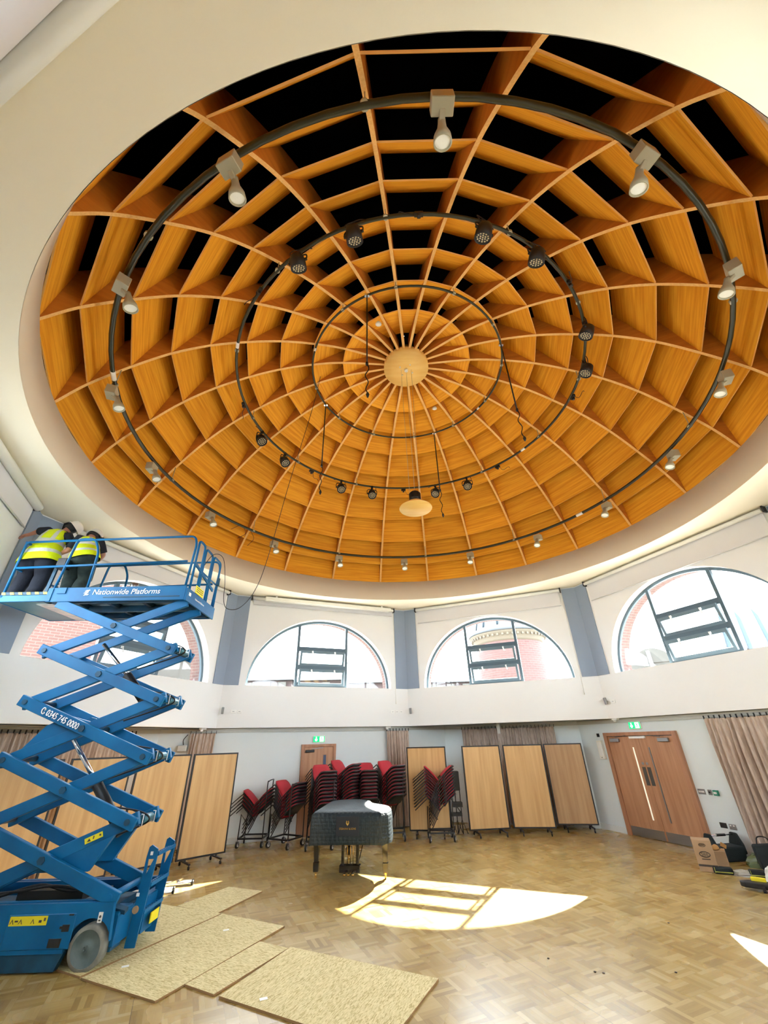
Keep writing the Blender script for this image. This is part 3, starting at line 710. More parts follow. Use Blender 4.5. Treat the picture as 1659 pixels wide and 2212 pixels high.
# pendant lamp
e = empty('pendant_lamp', (CX, CY, 5.82), label='wooden disc pendant lamp with dark ribbed cylinder hung on a long cord from the hub', cat='pendant lamp')
mb = MB(); mb.lathe([(0.001, 0.0), (0.30, 0.0), (0.31, 0.015), (0.30, 0.03), (0.17, 0.13), (0.12, 0.16)], 48, caps=True); mb.build('shade', M['hub'], e)
mb = MB(); mb.lathe([(0.105, 0.15), (0.105, 0.22), (0.11, 0.225), (0.105, 0.23), (0.105, 0.34), (0.08, 0.37), (0.02, 0.38)], 32)
for k in range(24): a = 2 * PI * k / 24; mb.box((0.106 * math.cos(a), 0.106 * math.sin(a), 0.245), (0.012, 0.006, 0.19), (0, 0, a))
mb.build('lamp_body', M['black'], e)
for dx in (-0.12, 0.0, 0.12):
    mb = MB(); mb.cyl((dx * 0.8, 0, 0.16 if dx else 0.38), (dx, 0, 3.78), 0.0035, n=5); mb.build('suspension_wire', M['beige'], e)

# ------------------------------------------------------------ doors, signs, wall fittings
def exit_sign(az, ap, u, z, lab):
    e = empty('exit_sign', label=lab, cat='exit sign'); place(e, wmat(az, ap)); e.matrix_world = wmat(az, ap) @ Matrix.Translation((u, 0, z))
    mb = MB(); mb.box((0, -0.02, 0), (0.33, 0.036, 0.155)); mb.build('sign_box', M['white'], e, 0.004)
    mb = MB(); mb.box((0, -0.040, 0), (0.315, 0.004, 0.14)); mb.build('sign_face', M['green'], e)
    X = Matrix.Rotation(R_(90), 4, 'X'); X.translation = (0, -0.043, 0)
    mb = MB(); mb.prism([(-0.092, 0.055), (-0.068, 0.055), (-0.068, -0.015), (-0.045, 0.005), (-0.045, -0.022), (-0.08, -0.055), (-0.115, -0.022), (-0.115, 0.005), (-0.092, -0.015)][::-1], 0, 0.003, X); mb.build('arrow', M['signwhite'], e)
    mb = MB(); mb.prism([(0.02, -0.06), (0.13, -0.06), (0.13, 0.06), (0.02, 0.06)], 0, 0.002, X); mb.build('door_symbol', M['signwhite'], e)
    mb = MB()
    mb.lathe([(0.001, 0.006), (0.013, 0.006), (0.013, 0.0)], 12, X @ Matrix.Translation((0.066, 0.040, 0)))
    for (a_, b_, w_) in (((0.068, 0.026), (0.078, -0.010), 0.018), ((0.078, -0.010), (0.060, -0.030), 0.012), ((0.060, -0.030), (0.040, -0.050), 0.011), ((0.078, -0.010), (0.100, -0.028), 0.012), ((0.100, -0.028), (0.104, -0.055), 0.010), ((0.068, 0.022), (0.046, 0.004), 0.009), ((0.070, 0.022), (0.096, 0.010), 0.009)):
        mb.beam((a_[0], -0.048, a_[1]), (b_[0], -0.048, b_[1]), 0.004, w_, (0, 0, 1) if abs(a_[0] - b_[0]) > abs(a_[1] - b_[1]) else (1, 0, 0))
    mb.build('running_figure', M['green'], e)
exit_sign(-22.5, APL1, 0.02, 2.12, 'green exit sign above the single oak door')
exit_sign(67.5, APL1, -2.18, 2.24, 'green exit sign above the double oak doors')
# single door
e = empty('door_1', kind='structure'); place(e, wmat(-22.5, APL1))
mb = MB(); mb.box((-0.41, -0.03, 1.0), (0.08, 0.08, 2.0)); mb.box((0.47, -0.03, 1.0), (0.08, 0.08, 2.0)); mb.box((0.03, -0.03, 1.965), (0.80, 0.08, 0.07)); mb.build('door_frame', M['doorframe'], e, 0.006)
mb = MB(); mb.box((0.03, -0.02, 0.965), (0.80, 0.045, 1.93)); mb.build('door_leaf', M['door'], e)
mb = MB(); mb.box((0.20, -0.046, 1.43), (0.115, 0.008, 0.66)); mb.build('vision_panel_beading', M['doorframe'], e)
mb = MB(); mb.box((0.20, -0.052, 1.43), (0.075, 0.006, 0.62)); mb.build('vision_panel', P('door_glass_blue', (0.10, 0.13, 0.20), 0.15), e)
mb = MB(); mb.box((-0.22, -0.07, 1.84), (0.24, 0.05, 0.06)); mb.build('door_closer', M['steel_dark'], e, 0.01)
mb = MB(); mb.beam((-0.18, -0.08, 1.89), (0.14, -0.08, 1.915), 0.02, 0.015); mb.build('closer_arm', M['steel'], e)
mb = MB(); mb.box((0.37, -0.05, 1.28), (0.055, 0.012, 0.20)); mb.tube([(0.37, -0.055, 1.28), (0.37, -0.09, 1.28), (0.30, -0.09, 1.28)], 0.01, 8); mb.build('door_handle', M['steel_dark'], e)
# double door
e = empty('door_2', kind='structure'); place(e, wmat(67.5, APL1))
u0, u1 = -3.17, -1.19; um = (u0 + u1) / 2
mb = MB(); mb.box((u0 + 0.05, -0.03, 1.05), (0.10, 0.09, 2.10)); mb.box((u1 - 0.05, -0.03, 1.05), (0.10, 0.09, 2.10)); mb.box((um, -0.03, 2.06), (u1 - u0 - 0.2, 0.09, 0.08)); mb.build('door_frame', M['doorframe'], e, 0.006)
for s_ in (-1, 1):
    cx = um + s_ * 0.443
    mb = MB(); mb.box((cx, -0.02, 1.01), (0.882, 0.045, 2.0)); leaf = mb.build('door_leaf', M['door'], e, 0.003)
    mb = MB(); mb.box((cx, -0.046, 0.10), (0.84, 0.006, 0.17)); mb.build('kick_plate', M['steel'], leaf)
    mb = MB(); x = um + s_ * 0.16 + (-0.04 if s_ < 0 else 0.06)
    mb.box((x, -0.050, 1.07), (0.028, 0.012, 1.42)); mb.build('door_glow_shade_strip', M['steel'] if s_ > 0 else P('door_glass_glow', (0.9, 0.85, 0.7), 0.1, emit=(1, 0.93, 0.75), es=0.12), leaf)  # left strip glows without a lamp, right strip stands in for recess shadow
    mb = MB(); mb.box((um + s_ * 0.065, -0.047, 1.20), (0.085, 0.008, 0.36)); mb.build('push_plate', M['plate'], leaf)
    mb = MB(); mb.lathe([(0.001, 0), (0.03, 0), (0.03, 0.008)], 16, Matrix.Translation((um + s_ * 0.055, -0.05, 1.45)) @ Matrix.Rotation(R_(90), 4, 'X')); mb.build('lock_rose', M['steel'], leaf)
    mb = MB(); mb.box((um + s_ * 0.66, -0.08, 1.93), (0.26, 0.06, 0.075)); mb.beam((um + s_ * 0.62, -0.09, 1.99), (um + s_ * 0.30, -0.09, 2.03), 0.02, 0.015); mb.build('door_closer', M['steel'], leaf, 0.008)
mb = MB(); mb.box((um, -0.075, 1.985), (0.42, 0.05, 0.045)); mb.build('door_coordinator', M['white'], e)
def wallbox(name, az, ap, u, z, w_, h, d, mat, lab, cat, extra=None, group=None):
    e = empty(name, label=lab, cat=cat, group=group); e.matrix_world = wmat(az, ap) @ Matrix.Translation((u, 0, z))
    mb = MB(); mb.box((0, -d / 2, 0), (w_, d, h)); mb.build('plate', mat, e, 0.003)
    if extra:
        for (nm, x, zz, ww, hh, m2) in extra: mb = MB(); mb.box((x, -d - 0.003, zz), (ww, 0.008, hh)); mb.build(nm, m2, e)
    return e
wallbox('fire_panel', 67.5, APL1, -3.36, 1.72, 0.15, 0.42, 0.08, M['offwhite'], 'tall white wall box left of the double doors', 'wall box', [('cover', 0, 0.02, 0.10, 0.30, M['white']), ('button', 0, -0.17, 0.03, 0.012, M['black'])])
wallbox('door_sensor', 67.5, APL1, -3.37, 2.05, 0.05, 0.08, 0.05, M['steel_dark'], 'small dark bracket above the tall white wall box', 'sensor')
wallbox('light_switch', 67.5, APL1, -1.08, 0.99, 0.15, 0.09, 0.012, M['steel'], 'steel four gang light switch right of the double doors', 'light switch', [('rocker', x, 0, 0.02, 0.03, M['white']) for x in (-0.045, -0.015, 0.015, 0.045)])
wallbox('card_reader', 67.5, APL1, -0.91, 0.99, 0.07, 0.09, 0.02, M['steel'], 'small grey key switch plate next to the green call point', 'switch', [('keyhole', 0, 0, 0.03, 0.03, M['black'])])
wallbox('call_point', 67.5, APL1, -0.78, 0.99, 0.09, 0.09, 0.05, P('call_point_green', (0.02, 0.25, 0.16), 0.4), 'square green emergency door release by the curtain', 'call point', [('glass', 0, 0, 0.06, 0.035, M['white'])])
wallbox('data_socket', 67.5, APL1, -0.87, 0.46, 0.13, 0.085, 0.012, M['black'], 'black double socket plate low on the wall above the tool bag', 'socket')
wallbox('wall_socket', 67.5, APL1, -0.70, 0.455, 0.13, 0.085, 0.012, M['steel'], 'steel double power socket low on the wall beside the curtain', 'socket', [('rocker', x, 0.02, 0.025, 0.02, M['white']) for x in (-0.03, 0.03)])
wallbox('wall_socket', -22.5, APL1, -1.29, 0.45, 0.13, 0.085, 0.012, M['offwhite'], 'cream wall socket between the two left chair trolleys', 'socket', [('plug', 0.02, 0, 0.04, 0.05, M['offwhite'])])
for (az, us) in ((-22.5, (-2.35, -2.20)), (-22.5, (2.18, 2.32, 2.46)), (67.5, (-2.45,))):
    for q, u in enumerate(us):
        side = 'left of the front window' if u < 0 and az < 0 else 'below the pull cord' if az < 0 else 'far right'
        wallbox('cable_plate', az, AP, u, 2.79, 0.11 if q else 0.14, 0.08, 0.015, M['white'], 'small white cable plate on the upper wall, %s, %s from left' % (side, ('first', 'second', 'third')[q]), 'cable plate', [('slot', 0, 0.0, 0.05, 0.012, M['steel'])])
for (az, u, lab) in ((-22.5, -2.66, 'small grey wall loudspeaker at the left upper corner above door and screens'), (22.5, -2.66, 'small grey wall loudspeaker at the centre upper corner under the blue panel'), (67.5, -2.66, 'small grey wall loudspeaker at the right upper corner under the blue panel')):
    e = empty('wall_speaker', label=lab, cat='loudspeaker'); e.matrix_world = wmat(az, AP) @ Matrix.Translation((u + 0.04, -0.05, 2.81))
    mb = MB(); mb.box((0, -0.02, 0), (0.06, 0.07, 0.16), (0.15, 0, 0)); mb.build('speaker_case', M['steel'], e, 0.01)
    mb = MB(); mb.cyl((0, 0, 0), (0, 0.05, 0), 0.015, n=8); mb.build('bracket', M['white'], e)
for (az, u, lab) in ((-67.5, 2.35, 'white motion sensor under the upper wall edge above the left curtain'), (-22.5, 2.05, 'white motion sensor under the upper wall edge above the centre curtain'), (67.5, -3.45, 'white motion sensor under the upper wall edge left of the double doors')):
    e = empty('motion_sensor', label=lab, cat='sensor'); e.matrix_world = wmat(az, AP + 0.10) @ Matrix.Translation((u if az != 67.5 else -2.6, 0, ZB))
    mb = MB(); mb.box((0, -0.02, -0.02), (0.16, 0.10, 0.04)); mb.build('housing', M['white'], e, 0.01)
    mb = MB(); mb.lathe([(0.04, 0.0), (0.035, -0.03), (0.015, -0.045)], 12, Matrix.Translation((-0.03, -0.02, -0.04))); mb.build('lens', M['white'], e)

# ------------------------------------------------------------ curtains
def curtain(az, ap, u0, u1, lab, pl=0.085, amp=0.05, zt=2.30, off=0.12):
    e = empty('curtain', label=lab, cat='curtain'); place(e, wmat(az, ap - off))
    n = int((u1 - u0) / pl * 8); rows = 9; mb = MB(); vs = []
    for j in range(rows):
        f = j / (rows - 1); z = zt - (zt - 0.03) * f
        for i in range(n + 1):
            u = u0 + (u1 - u0) * i / n; ph = 2 * PI * (u - u0) / pl
            a_ = amp * (0.35 + 0.65 * min(1, f * 4)) * (1 + 0.35 * math.sin(u * 9.1 + 1.3 * f))
            vs.append((u + 0.015 * math.sin(ph * 0.37 + 3 * f), a_ * math.sin(ph + 0.6 * math.sin(3 * f + u * 4)), z))
    fs = [(j * (n + 1) + i, j * (n + 1) + i + 1, (j + 1) * (n + 1) + i + 1, (j + 1) * (n + 1) + i) for j in range(rows - 1) for i in range(n)]
    mb.add(vs, fs, smooth=True); mb.build('cloth', M['curtain'], e)
    k = max(3, int((u1 - u0) / 0.10)); mb = MB()
    for i in range(k + 1):
        u = u0 + (u1 - u0) * i / k; mb.box((u, 0, zt + 0.02), (0.012, 0.03, 0.07))
    mb.build('hooks', M['steel_dark'], e); return e
curtain(-22.5, APL1, -3.28, -2.68, 'short bunch of taupe curtain above the rightmost left display screen')
curtain(-22.5, APL1, 2.02, 2.72, 'taupe curtain at centre behind the dark chair stack, left of the lone screen')
curtain(22.5, APL2, -1.36, 1.30, 'wide shadowed curtain behind the three display screens')
curtain(67.5, APL1, -0.42, 0.95, 'tall pleated taupe curtain at the right edge', pl=0.12, amp=0.07)
curtain(-67.5, APL2, -3.0, 1.2, 'dark curtain at the far left behind the blue lift')

# ------------------------------------------------------------ display screens
def screen(p, q, lab, mat, h=1.76, z0=0.12):
    """p = left end, q = right end seen from the camera"""
    p, q = Vector((*p, 0)), Vector((*q, 0)); d = q - p; w_ = d.length; a = math.atan2(d.y, d.x)
    e = empty('display_screen', (p + q) / 2, (0, 0, a), label=lab, cat='display screen', group='wheeled display screens')
    mb = MB(); mb.box((0, 0, z0 + h / 2), (w_ - 0.04, 0.030, h - 0.04)); mb.build('panel', mat, e)
    mb = MB(); t = 0.028
    for s_ in (-1, 1): mb.box((s_ * (w_ / 2 - t / 2), 0, z0 + h / 2), (t, 0.042, h)); mb.box((0, 0, z0 + h / 2 + s_ * (h / 2 - t / 2)), (w_ - 2 * t, 0.042, t))
    mb.build('edge_frame', M['steel_dark'], e)
    for s_ in (-1, 1):
        ft = empty('foot', (s_ * (w_ / 2 - 0.18), 0, 0), parent=e)
        mb = MB(); mb.box((0, 0, 0.085), (0.035, 0.52, 0.025)); mb.box((0, 0, 0.105), (0.03, 0.03, 0.05)); mb.build('foot_bar', M['steel_dark'], ft)
        for s2 in (-1, 1):
            mb = MB(); mb.cyl((-0.012, s2 * 0.24, 0.03), (0.012, s2 * 0.24, 0.03), 0.03, n=12); mb.cyl((0, s2 * 0.24, 0.04), (0, s2 * 0.24, 0.08), 0.008, n=6); mb.build('castor', M['black'], ft)
    return e
screen((-4.13, 9.91), (-3.42, 10.57), 'wheeled beech display screen left of the chair trolleys, rightmost of the left row', M['veneer'])
screen((-4.87, 9.11), (-4.17, 9.87), 'wheeled beech display screen behind the lift, second from the right of its row', M['veneer'])
screen((-5.55, 8.20), (-4.93, 9.02), 'wheeled beech display screen behind the lift arms, third of its row', M['veneer'])
screen((-6.12, 7.26), (-5.62, 8.12), 'wheeled beech display screen at the left edge behind the lift', M['veneer'])
screen((0.44, 12.38), (1.45, 12.26), 'lone beech display screen behind the side-on red chair stack', M['veneer'])
screen((1.87, 12.22), (2.88, 12.36), 'left beech display screen of the three right of the lone one', M['veneer'])
screen((2.98, 12.40), (3.98, 12.28), 'middle beech display screen of the three by the alcove', M['veneer'])
screen((4.16, 12.70), (5.12, 12.54), 'right display screen of the three, same veneer coloured darker for shadow', M['veneer_shaded'])
# objects in the dark gap between the lone screen and the three
e = empty('music_equipment', (1.62, 12.55, 0), label='dark stacked music stands and a black speaker in the gap between screens', cat='stage equipment')
mb = MB(); mb.box((0.05, 0.1, 1.10), (0.22, 0.2, 0.42)); mb.build('speaker', M['black'], e, 0.01)
mb = MB()
for dx in (-0.12, 0.02, 0.14): mb.tube([(dx, 0, 0.02), (dx, 0, 0.95)], 0.012, 6); mb.tube([(dx - 0.12, 0.0, 0.01), (dx, 0, 0.3), (dx + 0.12, 0, 0.01)], 0.010, 6)
mb.beam((-0.2, -0.05, 0.85), (0.12, -0.05, 0.45), 0.02, 0.02); mb.build('stands', M['steel_dark'], e)
mb = MB(); mb.box((0.06, 0.05, 0.60), (0.24, 0.2, 0.10)); mb.box((0.02, 0.05, 0.40), (0.26, 0.22, 0.06)); mb.build('folded_tops', M['black'], e)

# ------------------------------------------------------------ stacked chairs on trolleys
def chair_proto():
    e = empty('stacking_chair')
    def slab(w0, w1, L, thick, curve, n=6, mi=0, back=False):
        mb = MB(); vs = []
        for i in range(n + 1):
            f = i / n; x = L * f; w_ = (w0 + (w1 - w0) * f) * (1 - 0.22 * max(0, (f - 0.75) / 0.25) ** 2)
            for j in range(5):
                g = j / 4 * 2 - 1; zc = curve * (4 * f * (1 - f)) - 0.012 * g * g
                vs.append((x, g * w_ / 2, zc)); vs.append((x, g * w_ / 2, zc - thick * (1 if abs(g) < 1 else 0.5)))
        fs = []
        for i in range(n):
            for j in range(4):
                b = (i * 5 + j) * 2; c = b + 10; fs += [(b, c, c + 2, b + 2), (b + 1, b + 3, c + 3, c + 1)]
            b = i * 10; c = b + 10; fs += [(b, b + 1, c + 1, c), (b + 8, c + 8, c + 9, b + 9)]
        for j in range(4): b = j * 2; fs += [(b, b + 2, b + 3, b + 1)]; b = n * 10 + j * 2; fs += [(b, b + 1, b + 3, b + 2)]
        mb.add(vs, fs, 0, smooth=True); return mb
    slab(0.40, 0.44, 0.42, 0.045, 0.012).build('seat', M['red'], e)
    b = slab(0.41, 0.39, 0.35, 0.020, -0.02).build('backrest', M['red'], e, loc=(-0.02, 0, 0.09), rot=(0, R_(-98), 0))
    mb = slab(0.44, 0.42, 0.385, 0.030, -0.02); mb.build('back_shell', M['chairblack'], e, loc=(-0.056, 0, 0.085), rot=(0, R_(-98), 0))
    slab(0.41, 0.43, 0.40, 0.012, 0.012).build('seat_shell', M['chairblack'], e, loc=(0, 0, -0.046))
    for s_ in (-1, 1):
        mb = MB(); mb.tube(smooth_path([(0.36, s_ * 0.22, -0.05), (0.39, s_ * 0.235, -0.20), (0.43, s_ * 0.25, -0.44)], 3), 0.011, 6); mb.build('leg', M['steel_dark'], e)
        mb = MB(); mb.tube(smooth_path([(-0.02, s_ * 0.215, 0.20), (0.0, s_ * 0.22, -0.05), (-0.05, s_ * 0.235, -0.25), (-0.09, s_ * 0.24, -0.44)], 3), 0.011, 6); mb.build('leg', M['steel_dark'], e)
        mb = MB(); mb.tube([(0.0, s_ * 0.218, -0.055), (0.36, s_ * 0.222, -0.055)], 0.011, 6); mb.build('side_rail', M['steel_dark'], e)
    return e
CH0 = chair_proto(); CH0_used = [False]
WORDS = ['lowest', 'second', 'third', 'fourth', 'fifth', 'sixth', 'seventh', 'eighth', 'ninth', 'tenth']
def stack(x, y, head, n, where, z0=0.62, dz=0.062, pitch=42):
    for k in range(n):
        if not CH0_used[0]: o = CH0; CH0_used[0] = True
        else: o = dup_tree(CH0)
        o.location = (x, y, z0 + dz * k); o.rotation_euler = (0, R_(-pitch), R_(head))
        pos = 'topmost' if k == n - 1 else WORDS[k] + (' from bottom' if k else '')
        tag(o, 'red chair, %s in the stack %s' % (pos, where), 'chair', 'red chairs stacked ' + where)
def trolley(x, y, head, lab, handle=1.22, w_=0.56, d=0.52, handle_side=1):
    e = empty('chair_trolley', (x, y, 0), (0, 0, R_(head)), label=lab, cat='chair trolley', group='chair trolleys')
    mb = MB(); z = 0.17
    c = [(-w_ / 2, -d / 2, z), (w_ / 2, -d / 2, z), (w_ / 2, d / 2, z), (-w_ / 2, d / 2, z)]
    for i in range(4): mb.beam(c[i], c[(i + 1) % 4], 0.03, 0.03)
    mb.build('base_frame', M['steel_dark'], e)
    x1 = handle_side * w_ / 2
    for s_ in (-1, 1):
        mb = MB(); mb.tube([(-x1, s_ * d / 2, z), (-x1 * 0.95, s_ * d / 2, 0.62), (-x1 * 0.3, s_ * d / 2, 0.42)], 0.013, 6)
        mb.build('support_post', M['steel_dark'], e)
    mb = MB(); mb.tube(smooth_path([(x1, -d / 2, z), (x1, -d / 2, handle - 0.12), (x1 + 0.02, -d / 2 + 0.04, handle - 0.02), (x1 + 0.04, 0, handle), (x1 + 0.02, d / 2 - 0.04, handle - 0.02), (x1, d / 2, handle - 0.12), (x1, d / 2, z)], 5), 0.013, 6); mb.build('push_handle', M['steel_dark'], e)
    for (cx, cy) in ((-w_ / 2, -d / 2), (w_ / 2, -d / 2), (w_ / 2, d / 2), (-w_ / 2, d / 2)):
        wl = empty('castor', (cx, cy, 0.06), (0, 0, R_(random.uniform(60, 110))), parent=e)
        mb = MB(); mb.cyl((0, -0.018, 0), (0, 0.018, 0), 0.06, n=18); mb.build('tyre', M['black'], wl)
        mb = MB(); mb.cyl((0, -0.022, 0), (0, 0.022, 0), 0.034, n=14); mb.build('wheel_disc', M['white'], wl)
        mb = MB(); mb.cyl((0, 0, 0.03), (0, 0, 0.11), 0.012, n=8); mb.box((0, -0.028, 0.03), (0.04, 0.006, 0.07)); mb.box((0, 0.028, 0.03), (0.04, 0.006, 0.07)); mb.build('fork', M['steel'], wl)
    return e
trolley(-3.22, 11.86, 0, 'chair trolley beside the left display screen with the shortest chair stack', 1.27)
stack(-3.20, 11.86, 180, 4, 'beside the left display screens', 0.58, 0.075)
trolley(-2.42, 11.66, -28, 'chair trolley, second from left, turned at an angle', 1.22)
stack(-2.42, 11.70, 150, 7, 'right of the leftmost chair stack', 0.56, 0.066, 46)
trolley(-1.62, 11.42, 8, 'chair trolley behind the left end of the piano', 1.28)
stack(-1.60, 11.55, 118, 10, 'in front of the oak door', 0.62, 0.068, 52)
trolley(-1.08, 12.05, 20, 'chair trolley mostly hidden behind the piano cover', 1.40)
stack(-1.16, 12.02, 148, 11, 'half hidden right of the oak door', 0.64, 0.068, 50)
trolley(-0.60, 12.1, 0, 'chair trolley hidden behind the back of the piano', 1.0)
stack(-0.60, 12.10, 106, 9, 'centred behind the piano', 0.66, 0.070, 54)
trolley(0.02, 12.15, 0, 'chair trolley by the centre curtain, right of the piano', 1.35)
stack(0.0, 12.15, 128, 9, 'in front of the centre curtain', 0.68, 0.074, 50)
trolley(1.16, 11.98, 0, 'chair trolley in front of the lone display screen', 0.8)
stack(1.18, 11.98, 180, 10, 'before the lone display screen', 0.62, 0.063, 44)

# ------------------------------------------------------------ grand piano under quilted cover
pn = empty('grand_piano', (-0.74, 8.80, 0), (0, 0, R_(-5)), label='grand piano under a dark quilted cover, standing beside the sun patch', cat='piano')
outline = [(-0.76, 0.0), (0.52, 0.0), (0.68, 0.03), (0.78, 0.13), (0.82, 0.30), (0.83, 0.55), (0.78, 0.78), (0.68, 0.98), (0.50, 1.18), (0.34, 1.36), (0.26, 1.56), (0.20, 1.78), (0.05, 2.0), (-0.20, 2.12), (-0.50, 2.10), (-0.70, 1.95), (-0.78, 1.70), (-0.78, 0.10)]
outline = [(x * 0.85, y * 0.88) for x, y in outline]
sm_o = smooth_path([(x, y, 0) for x, y in outline + outline[:1]], 3)[:-1]
mb = MB(); N = len(sm_o); vs = []; lv = [(0.50, 1.02), (0.60, 1.03), (0.70, 1.015), (0.80, 1.025), (0.88, 1.01), (0.93, 0.995), (0.955, 0.96)]
cxm, cym = 0.0, 0.95
for (z, s_) in lv:
    for i, p in enumerate(sm_o):
        wob = 1 + 0.006 * math.sin(i * 1.9 + z * 31)
        vs.append((cxm + (p.x - cxm) * s_ * wob, cym + (p.y - cym) * s_ * wob, z + 0.006 * math.sin(i * 0.9) * (z < 0.55)))
fs = [(j * N + i, j * N + (i + 1) % N, (j + 1) * N + (i + 1) % N, (j + 1) * N + i) for j in range(len(lv) - 1) for i in range(N)]
fs.append([(len(lv) - 1) * N + i for i in range(N)])
mb.add(vs, fs, smooth=True); mb.build('quilted_cover', M['cover'], pn)
mb = MB(); mb.prism([((p.x) * 0.96, 0.05 + p.y * 0.96) for p in sm_o], 0.62, 0.85); mb.prism([((p.x) * 0.95, 0.05 + p.y * 0.95) for p in sm_o], 0.52, 0.60); mb.build('case', M['blackgloss'], pn)
for (x, y) in ((-0.62, 0.30), (0.60, 0.26), (-0.25, 1.50)):
    lg = empty('leg', (x, y, 0), parent=pn)
    mb = MB()
    for (z0, z1, w0, w1) in ((0.09, 0.22, 0.085, 0.095), (0.22, 0.62, 0.070, 0.125)):
        mb.add([(-w0 / 2, -w0 / 2, z0), (w0 / 2, -w0 / 2, z0), (w0 / 2, w0 / 2, z0), (-w0 / 2, w0 / 2, z0), (-w1 / 2, -w1 / 2, z1), (w1 / 2, -w1 / 2, z1), (w1 / 2, w1 / 2, z1), (-w1 / 2, w1 / 2, z1)], [(3, 2, 1, 0), (4, 5, 6, 7), (0, 1, 5, 4), (1, 2, 6, 5), (2, 3, 7, 6), (3, 0, 4, 7)])
    mb.build('leg_post', M['blackgloss'], lg, 0.005)
    mb = MB(); mb.cyl((-0.015, 0.02, 0.04), (0.015, 0.02, 0.04), 0.04, n=16); mb.box((0, 0, 0.08), (0.03, 0.04, 0.04)); mb.build('castor', M['gold'], lg)
ly = empty('pedal_lyre', (-0.02, 0.30, 0), parent=pn)
mb = MB(); mb.box((-0.13, 0, 0.37), (0.05, 0.05, 0.5)); mb.box((0.13, 0, 0.37), (0.05, 0.05, 0.5)); mb.box((0, 0, 0.135), (0.36, 0.12, 0.10)); mb.box((0, 0, 0.60), (0.34, 0.10, 0.06)); mb.build('lyre_frame', M['blackgloss'], ly, 0.005)
mb = MB()
for x in (-0.05, 0.0, 0.05): mb.cyl((x, 0, 0.18), (x, 0, 0.60), 0.006, n=8)
mb.build('pedal_rods', M['gold'], ly)
mb = MB()
for x in (-0.07, 0.0, 0.07): mb.box((x, -0.11, 0.085), (0.035, 0.13, 0.014), (0.1, 0, 0)); mb.cyl((x, -0.17, 0.075), (x, -0.17, 0.095), 0.024, n=12)
mb.build('pedals', M['gold'], ly)
mb = MB()
for s_ in (-1, 1): mb.cyl((s_ * 0.12, 0.05, 0.14), (s_ * 0.20, 0.55, 0.56), 0.008, n=6)
mb.build('brace_rods', M['blackgloss'], ly)
# makers patch on the cover front
mb = MB(); mb.box((-0.02, -0.030, 0.76), (0.40, 0.010, 0.27)); mb.build('cover_patch', P('patch_black', (0.006, 0.010, 0.018), 0.7), pn)
text_mesh('patch_lettering', 'STEINWAY & SONS', 0.040, M['gold'], pn, Matrix.Translation((-0.02, -0.036, 0.715)) @ Matrix.Rotation(R_(90), 4, 'X'), 0.002, align='CENTER', sx=0.85)
mb = MB(); Xp = Matrix.Translation((-0.02, -0.036, 0.80)) @ Matrix.Rotation(R_(90), 4, 'X')
mb.prism([(-0.020, 0.040), (-0.028, 0.010), (-0.020, -0.012), (-0.006, -0.022), (-0.006, -0.030), (0.006, -0.030), (0.006, -0.022), (0.020, -0.012), (0.028, 0.010), (0.020, 0.040), (0.012, 0.040), (0.015, 0.012), (0.008, 0.0), (-0.008, 0.0), (-0.015, 0.012), (-0.012, 0.040)][::-1], 0, 0.003, Xp)
for x in (-0.006, 0.0, 0.006): mb.box((x, -0.0015, 0.82 - 0.0), (0.0025, 0.003, 0.04), None, 0, Matrix.Translation((-0.02, -0.036, -0.005)))
mb.build('lyre_emblem', M['gold'], pn)

# ------------------------------------------------------------ scissor lift
lift = empty('scissor_lift', (-3.40, 5.94, 0), (0, 0, R_(1)), label='tall blue scissor lift with raised platform, standing on particle boards at left', cat='scissor lift')
def LB(mb, name, mat, parent=None, bevel=0.0, **k): return mb.build(name, mat, parent or lift, bevel, **k)
WD = 1.02   # chassis width
X4 = Matrix.Rotation(R_(90), 4, 'X')     # xy polygon -> xz, extruded towards -y
def panel_xz(mb, poly, y0, y1, mi=0):
    mb.prism(poly[::-1], -y1, -y0, X4, mi)
# side panels with wheel arch
arch = [(0.14 + 0.24 * math.cos(t), 0.19 + 0.24 * math.sin(t)) for t in [PI * 0.02 + (PI * 0.93 - PI * 0.02) * k / 12 for k in range(13)]]
poly = [(-2.30, 0.16), (-2.30, 0.555), (0.33, 0.555), (0.35, 0.36)] + [(0.365, 0.24)] + [(x, z) for x, z in arch if x < 0.36] + [(-0.10, 0.16)]
mb = MB(); panel_xz(mb, poly, 0.0, 0.05); LB(mb, 'side_panel', M['lift'])
mb = MB(); panel_xz(mb, [(x, z) for x, z in poly], WD - 0.05, WD); LB(mb, 'side_panel', M['lift'])
mb = MB(); panel_xz(mb, [(-2.2, 0.02), (-2.2, 0.17), (-0.09, 0.17), (-0.15, 0.02)], 0.02, 0.09); LB(mb, 'pothole_guard', M['lift_dark'])
mb = MB(); mb.box((-0.98, WD / 2, 0.30), (2.5, WD - 0.28, 0.20)); mb.box((-0.98, WD / 2, 0.43), (2.4, 0.5, 0.06)); LB(mb, 'chassis', M['lift_dark'])
mb = MB()
for s_ in (0.09, WD - 0.13): mb.box((-0.98, s_, 0.535), (2.55, 0.06, 0.05))
LB(mb, 'top_rails', M['lift'])
mb = MB(); mb.box((-0.55, 0.35, 0.56), (0.75, 0.20, 0.10)); mb.tube(smooth_path([(-1.1, 0.2, 0.58), (-0.7, 0.25, 0.66), (-0.35, 0.2, 0.62), (-0.1, 0.3, 0.60), (0.1, 0.35, 0.6)], 5), 0.016, 6); mb.tube(smooth_path([(-1.3, 0.3, 0.58), (-0.9, 0.2, 0.62), (-0.5, 0.2, 0.66), (0.0, 0.2, 0.6)], 5), 0.014, 6); LB(mb, 'hoses', M['black'])
